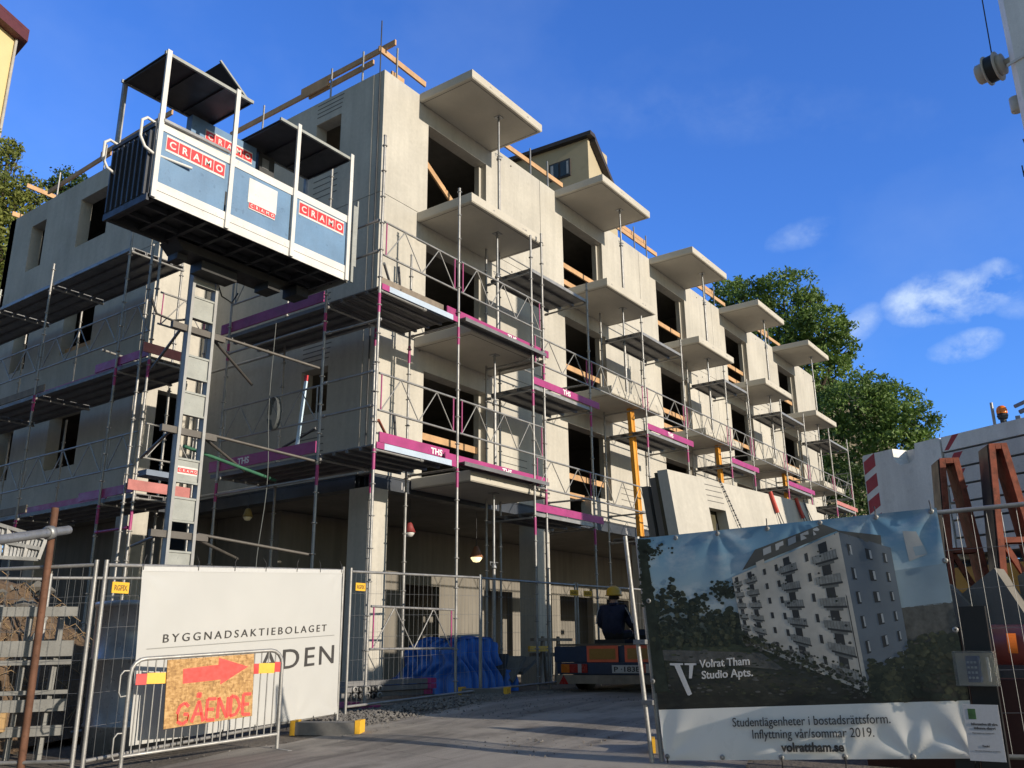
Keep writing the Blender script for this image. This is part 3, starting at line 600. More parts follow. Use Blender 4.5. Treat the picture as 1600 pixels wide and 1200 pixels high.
# ---------------------------------------------------------------- mesh fence panels
WIRE = mat('fence_wire', (.20, .205, .21), .55, .5, var=.1)
def fence(A, Bp, za, zb, label, h=2.0, dense=.105, group='mesh fence panels', lean=0):
    t = thing('site_fence', label, 'fence', (A[0], A[1], za), group); p = V((A[0], A[1], 0)); q = V((Bp[0], Bp[1], 0)); d = (q - p).normalized(); L = (q - p).length
    P = lambda u, v: V((p.x, p.y, 0)) + d * u + d * lean * (1 - v / h) * (1 - u / L) + V((0, 0, za + (zb - za) * u / L + v))
    b = MB()
    b.tube(P(0, 0), P(0, h + .02), .021, 10); b.tube(P(L, 0), P(L, h + .02), .021, 10)
    b.tube(P(.02, h - .03), P(L - .02, h - .03), .019, 8); b.tube(P(.02, .14), P(L - .02, .14), .019, 8); b.build('frame', GALV, t)
    b = MB(); n = int(L / dense)
    for i in range(1, n): b.tube(P(i * L / n, .14), P(i * L / n, h - .03), .0019, 4, cap=False)
    for j in range(1, 6): b.tube(P(.02, .14 + j * .305), P(L - .02, .14 + j * .305), .002, 4, cap=False)
    b.build('wire_mesh', WIRE, t); return t
fence((3.05, 11.8), (4.85, 8.69), -1.22, -1.133, 'mesh fence panel at the left edge running away beside the rusty pipe', dense=.13)
fence((4.91, 8.61), (8.60, 9.10), -1.134, -.937, 'mesh fence panel carrying the white banner')
fence((9.09, 9.46), (12.22, 9.56), -.90, -.81, 'mesh fence panel in front of the blue tarpaulin')
fence((12.30, 9.60), (15.62, 9.78), -.81, -.76, 'mesh fence panel left of the parked truck')
fence((15.70, 9.77), (19.0, 9.35), -.76, -.76, 'mesh fence panel beyond the truck, farthest from the street')
fence((2.1, 10.9), (5.52, 11.02), -1.25, -1.12, 'second row mesh fence panel behind the rusty pipe')
fence((5.60, 11.04), (8.95, 11.22), -1.1, -.92, 'second row mesh fence panel behind the white banner')
fence((7.53, 4.0), (7.92, .55), -1.025, -.93, 'mesh fence panel carrying the printed building banner', lean=.13)
fence((7.44, 4.06), (8.75, 7.05), -1.03, -.95, 'short mesh fence gate folded back beside the printed banner', dense=.13) if False else None
b = thing('site_fence', 'bare steel post frame clamped to the left edge of the printed banner fence', 'fence', (7.44, 4.08, -1.02), 'mesh fence panels')
c = MB(); c.tube((7.51, 3.95, -1.02), (7.44, 4.08, 1.0), .021, 10); c.tube((7.445, 4.08, .94), (8.1, 4.75, .97), .019, 8) if False else None; c.build('frame', GALV, b)
c = MB(); c.box((7.445, 3.93, .02), (7.57, 4.05, .06)); c.box((7.47, 3.90, -.5), (7.60, 4.01, -.46)); c.build('clamp', GALVD, b)
def fclamp(x, y, z): pass
FOOT = mat('fence_foot_concrete', (.16, .155, .15), .9, var=.2, vs=6)
def foot(c, ang, label, L=.75):
    t = thing('ballast_block', label, 'fence foot', c, 'concrete fence feet with yellow ends'); d = V((math.cos(R(ang)), math.sin(R(ang)), 0)); s = V((-d.y, d.x, 0)); c = V(c)
    MB().obox(c + V((0, 0, .07)), d * L / 2, s * .11, V((0, 0, .07))).build('block', FOOT, t)
    for e in (-1, 1): MB().obox(c + d * e * (L / 2 + .016) + V((0, 0, .08)), d * .03, s * .115, V((0, 0, .082))).build('reflector_end', YELLOW, t)
foot((7.75, 8.35, g(7.7, 8.4)), -60, 'concrete fence foot on the asphalt at the right end of the white banner')
foot((12.2, 9.45, -.78), -70, 'concrete fence foot on the gravel below the two close fence posts')
foot(tuple(at(1083, 1142, 9.1)[:2]) + (-.99,), -62, 'concrete fence foot under the left edge of the printed banner')
def yellow_tag(p, right, label, s='RGFIX'):
    right = V(right).normalized(); up = V((0, 0, 1)); n = right.cross(up); p = V(p); t = thing('fence_tag', label, 'tag', p, 'yellow fence tags')
    MB().obox(p, right * .10, n * .004, up * .055).build('plate', YELLOW, t)
    text(s, .075, p - up * .027 + n * .006, right, up, mat('tag_ink', (.22, .13, .03), .6), t, bold=.002, width=.155, align='CENTER')
dl = V((3.69, .49, 0)).normalized()
yellow_tag(V((4.91, 8.61, .62)) + dl * .17 + V((.005, -.03, 0)), dl, 'yellow tag on the fence left of the white banner')
yellow_tag((9.26, 9.43, .86), (1, .03, 0), 'yellow tag on the fence right of the white banner')
yellow_tag((15.5, 9.72, 1.05), (.9, -.42, 0), 'yellow tag on the fence near the yellow helmet, left of a pair'); yellow_tag((15.95, 9.68, 1.05), (.9, -.42, 0), 'yellow tag on the fence near the yellow helmet, right of a pair')

# ---------------------------------------------------------------- white banner on the left fence
class Sheet:
    def __init__(s, A, t, off, amp, seed, hang):
        s.A = V((A[0], A[1], 0)); s.t = V((t[0], t[1], 0)).normalized(); s.n = V((s.t.y, -s.t.x, 0)); s.off = off; s.amp = amp; s.hang = hang
        q = random.Random(seed); s.w = [(q.uniform(-1, 1) * 5, q.uniform(2, 9), q.uniform(0, 6.3)) for _ in range(6)]
    def disp(s, u, z):
        d = sum(math.sin(a * z + b * u + c) / (1 + b * .25) for a, b, c in s.w) * s.amp
        for (hu, hz, st) in s.hang:                   # creases fanning out of the fixings
            r = math.hypot(u - hu, z - hz); th = math.atan2(z - hz, u - hu); d += st * math.sin(th * 7) * math.exp(-r * 2.6) * min(1, r * 6)
        return d
    def P(s, u, z, o=0): return s.A + s.t * u + V((0, 0, z)) + s.n * (s.off + o + s.disp(u, z))
    def patch(s, b, c, nu=1, nz=1, o=.004):            # c: TL TR BR BL in (u, z)
        def q(i, j):
            a = i / nu; e = j / nz; return tuple((c[0][k] * (1 - a) + c[1][k] * a) * (1 - e) + (c[3][k] * (1 - a) + c[2][k] * a) * e for k in (0, 1))
        b.raw([s.P(*q(i, j), o) for i in range(nu + 1) for j in range(nz + 1)], [(i * (nz + 1) + j, i * (nz + 1) + j + 1, (i + 1) * (nz + 1) + j + 1, (i + 1) * (nz + 1) + j) for i in range(nu) for j in range(nz)], True)
BANW = mat('banner_white', (.46, .46, .445), .45, var=.03, vs=1.2, fine=.0)
INK = mat('banner_ink', (.045, .042, .04), .6, var=.05)
sh = Sheet((4.91, 8.61), (3.69, .49), .035, .004, 5, [(.42, .8, .006), (3.6, 1.02, .006), (.5, -.88, .006), (3.65, -.82, .008), (2.0, -.86, .006), (2.9, -.84, .006)])
LB = thing('banner', 'large white banner with dark capital lettering tied to the left fence', 'banner', (5.3, 8.63, 0))
b = MB(); sh.patch(b, [(.41, .845), (3.655, 1.03), (3.68, -.80), (.475, -.90)], 90, 52, 0); b.build('sheet', BANW, LB, False)
b = MB(); sh.patch(b, [(.41, .85), (3.655, 1.035), (3.655, .985), (.41, .80)], 40, 1, .004); b.build('hem', mat('banner_hem', (.51, .51, .50), .4, var=.02), LB, False)
def onsheet(sheet, u0, z0, sl, o=.006): return lambda x, y, zz: sheet.P(u0 + x - y * 0, z0 + y + x * sl, o + zz)
text('BYGGNADSAKTIEBOLAGET', .122, (0, 0, 0), (1, 0, 0), (0, 0, 1), INK, LB, width=2.62, space=1.42, surf=onsheet(sh, .75, .085, .056))
b = MB(); sh.patch(b, [(.565, .026), (3.55, .186), (3.55, .178), (.565, .018)], 60, 1, .005); b.build('rule', mat('banner_rule', (.25, .25, .24), .6), LB, False)
text('ADEN', .33, (0, 0, 0), (1, 0, 0), (0, 0, 1), INK, LB, width=1.36, space=1.22, bold=.001, surf=onsheet(sh, 2.2, -.245, .056))
for u in (.42, 1.15, 1.7, 2.2, 2.75, 3.2, 3.63):
    b = MB(); z = .845 + .057 * (u - .41); p = sh.P(u, z - .03, .008); b.path([p, p + V((0, 0, .06)), p + V((.02, .03, .1)), p + V((.04 * math.sin(u * 5), .02, .16))], .005, 4); b.build('cable_tie', BLACK, LB); b = MB()
    z = -.90 + .031 * (u - .475); p = sh.P(max(.5, u), z + .02, .008); b.path([p, p + V((0, .01, -.06)), p + V((0, .03, -.12))], .005, 4); b.build('cable_tie', BLACK, LB)

# ---------------------------------------------------------------- crowd barrier with an OSB sign
bt = V((1.56, -.37, 0)).normalized(); bn = V((bt.y, -bt.x, 0)); bA = V((5.14, 8.35, 0))
def bp(u, z, o=0): return bA + bt * u + V((0, 0, z)) + bn * o
zb0 = lambda u: -1.08 + .045 * u
BR = thing('crowd_barrier', 'galvanised crowd barrier with red and yellow end plates leaning by the white banner', 'barrier', tuple(bp(.8, zb0(.8))))
b = MB(); Lb = 1.60; zt = lambda u: -.075 + .045 * u
b.path([bp(0, zb0(0) - .02)] + [bp(0, zt(0) - .16)] + [bp(.14 - .14 * math.cos(a), zt(0) - .14 + .14 * math.sin(a) + .005) for a in (.4, .8, 1.2, 1.57)] + [bp(Lb - .14 + .14 * math.sin(a), zt(Lb) - .14 + .14 * math.cos(a)) for a in (0, .4, .8, 1.2, 1.57)] + [bp(Lb, zb0(Lb) - .02)], .021, 10)
b.tube(bp(0, zb0(0) + .12), bp(Lb, zb0(Lb) + .15), .018, 8); b.build('frame', GALV, BR)
b = MB()
for i in range(1, 20): u = Lb * i / 20; b.tube(bp(u, zb0(u) + .13), bp(u, zt(u)), .0075, 6, cap=False)
b.build('bars', GALV, BR)
for u in (0, Lb): b = MB(); b.bar(bp(u, zb0(u) + .0, .30), bp(u, zb0(u) + .0, -.22), .05, .012); b.build('foot', GALVD, BR)
for z in (-.28, -.85): b = MB(); b.path([bp(0, z + .1), bp(-.06, z + .1), bp(-.09, z + .06), bp(-.09, z - .1), bp(-.07, z - .14), bp(0, z - .13)], .009, 6); b.build('hook', GALV, BR)
YR = mat('yellow_reflector', (.78, .42, .02), .35); RR = mat('red_reflector', (.50, .02, .02), .35)
for u0, u1, cs in ((.05, .36, (('r', 0, .30), ('y', .30, 1.0))), (1.26, 1.57, (('r', 0, .2), ('y', .2, .78), ('r', .78, 1)))):
    if u0 < 1: u1 = .40
    b = MB()
    for c, p, q in cs:
        b.k = 0 if c == 'y' else 1; x0 = u0 + (u1 - u0) * p; x1 = u0 + (u1 - u0) * q; b.obox(bp((x0 + x1) / 2, -.265 + .06 * x0, .024), bt * (x1 - x0) / 2, bn * .004, V((0, 0, .052)) )
    b.build('reflector_plate', [YR, RR], BR)
OSB = bpy.data.materials.new('osb_board'); OSB.use_nodes = True; t_ = OSB.node_tree; bs_ = t_.nodes['Principled BSDF']; bs_.inputs['Roughness'].default_value = .7
co = t_.nodes.new('ShaderNodeTexCoord'); 
cols = None
for i, (sx, sz, rot) in enumerate(((26, 60, .5), (60, 22, -.3), (34, 44, 1.1))):
    mpn = t_.nodes.new('ShaderNodeMapping'); mpn.inputs['Scale'].default_value = (sx, sx, sz); mpn.inputs['Rotation'].default_value = (0, rot, 0); t_.links.new(co.outputs['Object'], mpn.inputs[0])
    vo = t_.nodes.new('ShaderNodeTexVoronoi'); vo.inputs['Scale'].default_value = 1.0; vo.inputs['Randomness'].default_value = 1; t_.links.new(mpn.outputs[0], vo.inputs['Vector'])
    sp = t_.nodes.new('ShaderNodeSeparateColor'); t_.links.new(vo.outputs['Color'], sp.inputs[0])
    if cols is None: cols = sp.outputs[0]
    else:
        ad = t_.nodes.new('ShaderNodeMath'); ad.operation = 'ADD'; t_.links.new(cols, ad.inputs[0]); t_.links.new(sp.outputs[0], ad.inputs[1]); cols = ad.outputs[0]
rp = t_.nodes.new('ShaderNodeValToRGB'); dv = t_.nodes.new('ShaderNodeMath'); dv.operation = 'DIVIDE'; dv.inputs[1].default_value = 3; t_.links.new(cols, dv.inputs[0]); t_.links.new(dv.outputs[0], rp.inputs[0])
rp.color_ramp.elements[0].color = (.24, .125, .04, 1); rp.color_ramp.elements[0].position = .18; rp.color_ramp.elements[1].color = (.52, .32, .135, 1); rp.color_ramp.elements[1].position = .82
e = rp.color_ramp.elements.new(.5); e.color = (.40, .225, .075, 1); t_.links.new(rp.outputs[0], bs_.inputs['Base Color'])
SPRAY = mat('spray_paint', (.85, .05, .04), .6, var=.06, vs=8)
OB = thing('osb_sign', 'chipboard sign with a red arrow and GÅENDE hung on the crowd barrier', 'sign', tuple(bp(.8, -.4, .04)))
cs = [(.335, -.085), (1.25, -.035), (1.275, -.66), (.36, -.735)]
b = MB(); b.prism([bp(u, z, .03) for u, z in cs], bn * .014); b.build('board', OSB, OB)
b = MB(); b.prism([bp(u, z, .0445) for u, z in [(.50, -.175), (.865, -.14), (.865, -.07), (1.19, -.165), (.90, -.335), (.90, -.285), (.51, -.315)]], bn * .002); b.build('arrow', SPRAY, OB)
# hand painted capitals as brush strokes
b = MB()
def stroke(pts, w=.030):
    for p, q in zip(pts[:-1], pts[1:]): b.bar(bp(*p, .0465), bp(*q, .0465), .003, w, (0, 0, 1)) if abs(p[0] - q[0]) > .005 else b.bar(bp(*p, .0465), bp(*q, .0465), w, .003, bn)
def wob(l): return [(u + .004 * math.sin(z * 60), z) for u, z in l]
zoff = lambda u: -.70 + .07 * (u - .46) / .8
def glyph(u0, w, h, strokes):
    for s_ in strokes: stroke(wob([(u0 + x * w, zoff(u0) + y * h) for x, y in s_]))
glyph(.47, .13, .20, [[(.95, .82), (.6, 1), (.25, .85), (.05, .5), (.15, .15), (.5, 0), (.9, .15), (.92, .45), (.55, .47)]])
glyph(.63, .12, .20, [[(0, 0), (.5, 1), (1, 0)], [(.2, .38), (.8, .38)], [(.35, 1.28), (.5, 1.38), (.65, 1.28), (.5, 1.17), (.35, 1.28)]])
glyph(.78, .09, .20, [[(1, 1), (0, 1), (0, 0), (1, 0)], [(0, .5), (.8, .5)]])
glyph(.90, .10, .20, [[(0, 0), (0, 1), (1, 0), (1, 1)]])
glyph(1.035, .10, .20, [[(0, 0), (0, 1), (.6, .9), (1, .5), (.6, .1), (0, 0)]])
glyph(1.165, .085, .20, [[(1, 1), (0, 1), (0, 0), (1, 0)], [(0, .5), (.8, .5)]])
b.build('painted_letters', SPRAY, OB)

# ---------------------------------------------------------------- printed banner on the right fence
PR = bpy.data.materials.new('banner_print'); PR.use_nodes = True; t_ = PR.node_tree; bs_ = t_.nodes['Principled BSDF']; bs_.inputs['Roughness'].default_value = .38
co = t_.nodes.new('ShaderNodeTexCoord'); sx = t_.nodes.new('ShaderNodeSeparateXYZ'); t_.links.new(co.outputs['Object'], sx.inputs[0])
def nz_(sc, det, scale=(1, 1, 1)):
    m_ = t_.nodes.new('ShaderNodeMapping'); m_.inputs['Scale'].default_value = scale; t_.links.new(co.outputs['Object'], m_.inputs[0]); q = t_.nodes.new('ShaderNodeTexNoise'); q.inputs['Scale'].default_value = sc; q.inputs['Detail'].default_value = det; q.inputs['Roughness'].default_value = .62; t_.links.new(m_.outputs[0], q.inputs[0]); return q.outputs[0]
def ma_(op, a, c, cl=False):
    q = t_.nodes.new('ShaderNodeMath'); q.operation = op; q.use_clamp = cl
    for i, x in enumerate((a, c)):
        if isinstance(x, (int, float)): q.inputs[i].default_value = x
        else: t_.links.new(x, q.inputs[i])
    return q.outputs[0]
def mx_(f, a, c):
    q = t_.nodes.new('ShaderNodeMix'); q.data_type = 'RGBA'; t_.links.new(f, q.inputs[0])
    for i, x in ((6, a), (7, c)):
        if isinstance(x, tuple): q.inputs[i].default_value = (*x, 1)
        else: t_.links.new(x, q.inputs[i])
    return q.outputs[2]
zz = ma_('ADD', ma_('ADD', sx.outputs[2], .42), ma_('MULTIPLY', ma_('SUBTRACT', nz_(6, 6), .5), .12)); zz = ma_('DIVIDE', zz, 1.46, True)
rp = t_.nodes.new('ShaderNodeValToRGB'); t_.links.new(zz, rp.inputs[0]); el = rp.color_ramp.elements
el[0].position = 0; el[0].color = (.026, .027, .022, 1); el[1].position = 1; el[1].color = (.13, .27, .42, 1)
for p_, c_ in ((.12, (.055, .056, .046)), (.24, (.05, .058, .036)), (.34, (.085, .10, .06)), (.44, (.14, .155, .14)), (.50, (.30, .37, .40)), (.66, (.30, .42, .50)), (.84, (.20, .36, .50))):
    e = el.new(p_); e.color = (*c_, 1)
skyf = ma_('MULTIPLY', ma_('GREATER_THAN', zz, .47), ma_('MULTIPLY', ma_('SUBTRACT', nz_(2.6, 8, (1, 1, 1.7)), .47), 4.0, True))
land = ma_('MULTIPLY', ma_('LESS_THAN', zz, .45), ma_('MULTIPLY', ma_('SUBTRACT', nz_(9, 8, (1, 1, 2.5)), .5), 2.6, True))
c1 = mx_(ma_('MULTIPLY', skyf, .7), rp.outputs[0], (.60, .64, .66)); c1 = mx_(ma_('MULTIPLY', land, .5), c1, (.11, .115, .085)); t_.links.new(c1, bs_.inputs['Base Color'])
sr = Sheet((7.53, 4.0), (.17, -2.65), .035, .003, 11, [(.2, -.93, .010), (1.25, -.89, .004), (1.72, -.87, .004), (2.2, -.84, .008), (2.62, -.80, .012), (2.6, 1.03, .012), (.8, 1.0, .006), (1.5, 1.02, .006), (2.1, 1.02, .008)])
RB = thing('banner', 'printed banner showing a white apartment building by the water with a white text strip below', 'banner', (7.53, 4.0, 0))
TLr, TRr, BRr, BLr = (.01, .975), (2.612, 1.035), (2.655, -.81), (.175, -.955)
lerp = lambda a, c, f: (a[0] * (1 - f) + c[0] * f, a[1] * (1 - f) + c[1] * f)
mL = lerp(TLr, BLr, .785); mR = lerp(TRr, BRr, .782)
b = MB(); sr.patch(b, [TLr, TRr, mR, mL], 110, 60, 0); b.build('picture_sheet', PR, RB, False)
b = MB(); sr.patch(b, [mL, mR, BRr, BLr], 110, 22, 0); b.build('text_strip', mat('glossy_banner_white', (.84, .83, .80), .32, var=.02, fine=0), RB, False)
pm = [mat('print_%s' % n_, c_, .4, var=v_, vs=vs_, fine=0) for n_, c_, v_, vs_ in (('facade', (.42, .40, .365), .30, 2.4), ('gable', (.13, .155, .185), .15, 2), ('roof', (.085, .085, .08), .1, 3), ('window', (.035, .037, .04), .2, 5), ('balcony', (.13, .135, .13), .25, 12), ('foliage', (.026, .034, .024), .4, 14), ('water', (.26, .34, .40), .1, 3), ('pale', (.36, .38, .40), .1, 3), ('shrub', (.055, .06, .036), .5, 18), ('rock', (.09, .09, .085), .4, 16), ('railing', (.22, .225, .22), .3, 20))]
b = MB(); q_ = random.Random(4)
def pat(k, c, nu=6, nz=4, o=.003): b.k = k; sr.patch(b, c, nu, nz, o)
def blob(k, u, z, r, o=.003, n=14, fl=.75):
    b.k = k; pts = [(u + r * q_.uniform(.72, 1.12) * math.cos(2 * math.pi * i / n), z + fl * r * q_.uniform(.72, 1.12) * math.sin(2 * math.pi * i / n)) for i in range(n)]; b.raw([sr.P(u, z, o)] + [sr.P(*p, o) for p in pts], [(0, 1 + i, 1 + (i + 1) % n) for i in range(n)], True)
pat(6, [(2.2, .56), (2.62, .60), (2.62, .30), (2.22, .27)], 6, 4, .002); pat(9, [(2.21, .27), (2.63, .31), (2.632, .05), (2.23, -.02)], 6, 4, .002)
for i in range(60): blob(q_.choice((5, 5, 8)), q_.uniform(.12, .98), 0, 0) if False else None
for i in range(700):                                   # wooded slope on the left
    u = q_.uniform(.13, 1.0); top = .52 - .30 * max(0, (u - .35)) / .6 + .05 * math.sin(u * 23) + .03 * math.sin(u * 61); z = q_.uniform(.0, top); blob(5 if q_.random() < .7 else 8, u, z, q_.uniform(.008, .034), .003 + .000008 * i, n=9)
for i in range(130): blob(5, q_.gauss(.82, .055), q_.gauss(.46, .035), q_.uniform(.006, .024), .0084, n=8)
pat(5, [(.02, .97), (.09, .965), (.25, -.38), (.12, -.40)], 2, 8, .0075)
for i in range(160): blob(5, q_.uniform(.03, .12) + .0, q_.uniform(.35, .95), q_.uniform(.008, .03), .0078, n=8)
for i in range(110): blob(5, .05 + abs(q_.gauss(0, .10)), q_.gauss(.86, .035), q_.uniform(.006, .02), .0082, n=8)
for i in range(420): blob(q_.choice((8, 5, 9, 8)), q_.uniform(.2, 1.9), q_.uniform(-.42, -.03), q_.uniform(.006, .03), .003 + .000006 * i, n=8, fl=.35)
for i in range(420): u = q_.uniform(1.96, 2.62); blob(q_.choice((5, 5, 8)), u, q_.uniform(-.40, -.12 + .2 * min(1, max(0, u - 2.15) / .2)), q_.uniform(.010, .036), .0098 + .000004 * i, n=9)
TLf, TRf, BRf, BLf = (.905, .575), (1.845, .90), (1.94, -.375), (.965, .03)
def F(s_, v_):                                         # facade parameters (left to corner, top to bottom)
    s2 = s_ ** 1.12; return lerp(lerp(TLf, TRf, s2), lerp(BLf, BRf, s2), v_)
def Fq(k, s0, s1, v0, v1, o): pat(k, [F(s0, v0), F(s1, v0), F(s1, v1), F(s0, v1)], 2, 2, o)
def G_(s_, v_): return lerp(lerp(TRf, (2.235, .745), s_), lerp(BRf, (2.28, -.16), s_), v_)
def Gq(k, s0, s1, v0, v1, o): pat(k, [G_(s0, v0), G_(s1, v0), G_(s1, v1), G_(s0, v1)], 2, 2, o)
pat(2, [(1.13, .80), (1.72, .975), (1.845, .915), (1.0, .63)], 6, 3, .0078); pat(2, [(1.83, .915), (2.17, .85), (2.17, .76), (1.845, .885)], 4, 2, .0078)
pat(0, [TLf, TRf, BRf, BLf], 14, 10, .0085); pat(1, [TRf, (2.235, .745), (2.28, -.16), BRf], 8, 10, .0085); pat(0, [F(.28, -.05), F(.36, -.05), F(.36, .05), F(.28, .05)], 2, 2, .009)
for i in range(40): u = q_.uniform(1.96, 2.3); blob(q_.choice((5, 8)), u, q_.uniform(-.40, -.22), q_.uniform(.03, .06), .0095)
for r_ in range(6):
    v0 = .035 + r_ * .158
    for s0 in (.055, .20, .55, .86):
        w_ = .05 + .055 * s0
        Fq(3, s0 - w_ * .35, s0 + w_ * .35, v0 - .01, v0 + .12, .0092); Fq(10, s0 - w_, s0 + w_, v0 + .062, v0 + .118, .0098); Fq(3, s0 - w_ * .8, s0 + w_ * 1.05, v0 + .118, v0 + .132, .0100); Fq(4, s0 - w_ * .6, s0 + w_ * .7, v0 + .132, v0 + .15, .0094)
        for e_ in range(9): Fq(4, s0 - w_ + e_ * w_ * .24, s0 - w_ + e_ * w_ * .24 + w_ * .04, v0 + .062, v0 + .118, .0104)
        for e_ in range(4): u_, z_ = F(s0 + q_.uniform(-.8, .8) * w_, v0 + q_.uniform(.03, .09)); blob(q_.choice((3, 5, 4)), u_, z_, q_.uniform(.006, .016), .0107, n=7)
    for s0 in (.345, .455, .72): Fq(3, s0 - .013, s0 + .013, v0 + .02, v0 + .085, .0092)
    for s0, w_ in ((.17, .05), (.55, .07), (.86, .04)): Gq(3, s0 - w_, s0 + w_ * .7, v0 + .03, v0 + .11, .0092); Gq(7, s0 + w_ * .1, s0 + w_ * .7, v0 + .035, v0 + .1, .0096)
Fq(3, .965, .972, .0, 1.0, .0092)
for i in range(360):
    s_ = q_.random(); u_, z_ = F(s_, 1.0 + q_.uniform(-.09, .03) - .05 * (q_.random() < .3)); blob(q_.choice((5, 8, 5, 9)), u_, z_, q_.uniform(.006, .022), .0108, n=8)
for i in range(5): pat(7, [(1.2 + i * .11, .80 + i * .035), (1.27 + i * .11, .825 + i * .035), (1.27 + i * .11, .77 + i * .035), (1.2 + i * .11, .745 + i * .035)], 1, 1, .0085)
pat(7, [(2.34, .87), (2.44, .86), (2.50, .68), (2.36, .63)], 3, 3, .004); pat(6, [(2.40, .74), (2.48, .75), (2.50, .68), (2.41, .67)], 2, 2, .005)  # sun reflection on the banner, painted in as pale patches
pat(9, [(.20, -.03), (1.1, -.06), (1.3, -.2), (.2, -.12)], 8, 3, .004)
b.build('printed_building', pm, RB, False)
LOGO = mat('logo_white', (.62, .61, .61), .5, var=.05)
b = MB()
def flat(poly, o=.011): b.raw([sr.P(u, z, o) for u, z in poly], [tuple(range(len(poly)))])
flat([(.275, -.145), (.40, -.145), (.40, -.160), (.372, -.162), (.468, -.40), (.44, -.415), (.425, -.41), (.318, -.165), (.275, -.162)])
flat([(.415, -.145), (.525, -.145), (.525, -.160), (.497, -.162), (.475, -.272), (.448, -.272), (.458, -.162), (.415, -.160)])
b.build('logo', LOGO, RB, False)
text('Volrat Tham', .092, (0, 0, 0), (1, 0, 0), (0, 0, 1), LOGO, RB, width=.445, bold=.0015, surf=onsheet(sr, .555, -.182, .06, .012))
text('Studio Apts.', .092, (0, 0, 0), (1, 0, 0), (0, 0, 1), LOGO, RB, width=.45, bold=.0015, surf=onsheet(sr, .565, -.275, .06, .012))
text('Studentlägenheter i bostadsrättsform.', .10, (0, 0, 0), (1, 0, 0), (0, 0, 1), INK, RB, width=1.26, surf=onsheet(sr, .81, -.655, .055, .02))
text('Inflyttning vår/sommar 2019.', .10, (0, 0, 0), (1, 0, 0), (0, 0, 1), INK, RB, width=.965, surf=onsheet(sr, .97, -.742, .055, .02))
text('volrattham.se', .095, (0, 0, 0), (1, 0, 0), (0, 0, 1), INK, RB, width=.50, bold=.0035, surf=onsheet(sr, 1.21, -.83, .05, .02))
for u, z in [(.2, -.92), (.70, -.90), (1.2, -.875), (1.7, -.845), (2.2, -.82), (2.62, -.785), (.4, .955), (.8, .965), (1.25, .975), (1.7, .99), (2.15, 1.0), (2.57, 1.01), (2.62, .62), (2.62, .1), (2.63, -.25), (.1, .4), (.1, -.3)]:
    b = MB(); b.lathe([(.008, 0), (.022, 0), (.022, .004), (.008, .004)], sr.P(u, z, .008), 12, sr.n); b.build('eyelet', GALV, RB)
for u, z, dz in [(.2, -.92, -1), (1.2, -.875, -1), (1.7, -.845, -1), (2.62, -.785, -1), (.8, .965, 1), (1.25, .975, 1), (2.15, 1.0, 1), (2.57, 1.01, 1)]:
    p = sr.P(u, z, .012); b = MB(); b.path([p, p + V((.01, 0, .05 * dz)), p + V((.035, .01, .09 * dz))], .005, 5); b.build('cable_tie', BLACK, RB)
# keypad box and notice on the fence beside the banner
KB = thing('keypad_box', 'clear plastic box with a blue keypad on the fence beside the printed banner', 'keypad', (7.56, 1.2, -.18))
CLEAR = mat('clear_plastic', (.75, .78, .78), .15, trans=.92, var=0, fine=0)
b = MB(); b.box((7.60, 1.13, -.30), (7.62, 1.40, -.07)); b.build('back_plate', mat('beige_plate', (.40, .36, .26), .6), KB)
b = MB(); b.box((7.52, 1.235, -.275), (7.598, 1.32, -.09)); b.build('keypad', mat('blue_keypad', (.03, .06, .18), .4), KB)
b = MB()
for i in range(4):
    for j in range(3): b.box((7.514, 1.25 + j * .024, -.25 + i * .036), (7.519, 1.265 + j * .024, -.235 + i * .036))
b.build('button', mat('pale_button', (.5, .55, .6), .4), KB)
b = MB(); b.box((7.53, 1.17, -.27), (7.56, 1.185, -.10)); b.build('lever', WHITE, KB)
b = MB()
b.box((7.49, 1.13, -.06), (7.62, 1.40, -.055)); b.box((7.485, 1.13, -.30), (7.489, 1.40, -.06)); b.box((7.49, 1.125, -.30), (7.62, 1.129, -.06)); b.build('clear_cover', CLEAR, KB)
NP = thing('notice_sign', 'small white paper notice with a green emblem below the keypad box', 'notice', (7.6, 1.25, -.6)); b = MB()
nt_ = V((.065, -1, 0)).normalized(); no = V((7.46, 1.375, -.80)); nn = V((nt_.y, -nt_.x, 0))
b.obox(no + nt_ * .115 + V((0, 0, .185)), nt_ * .115, nn * .004, V((0, 0, .19))); b.build('sheet', mat('grey_paper', (.50, .50, .53), .5, var=.03), NP)
NB = mat('notice_ink', (.08, .08, .09), .6)
for s_, sz, z, u, w_, bo in (('Information till våra', .022, .235, .04, .17, .0012), ('tidkunna gäster!', .022, .208, .055, .14, .0012), ('Med respekt för boende och', .012, .178, .04, .14, 0), ('omgivning pågår arbete', .012, .160, .045, .12, 0), ('vardagar', .012, .142, .045, .07, 0), ('Tack!', .016, .09, .09, .05, .001), ('För mer information se anslag', .011, .06, .04, .16, 0)):
    if bo or w_ > .12: text(s_, sz, no + nt_ * u + V((0, 0, z)) + nn * .0055, nt_, (0, 0, 1), NB, NP, width=w_, bold=bo, ext=.0006)
b = MB(); b.obox(no + nt_ * .055 + V((0, 0, .31)), nt_ * .025, nn * .0052, V((0, 0, .035))); b.build('emblem', mat('green_emblem', (.05, .12, .04), .5, var=.4, vs=30), NP)
b = MB(); b.box((7.66, 1.16, -1.0), (7.72, 1.34, .27)); b.box((7.68, 1.36, -1.0), (7.73, 1.52, .12)); tag(b.build('black_board', BLACK), 'black upright board standing behind the fence beside the printed banner', 'board')
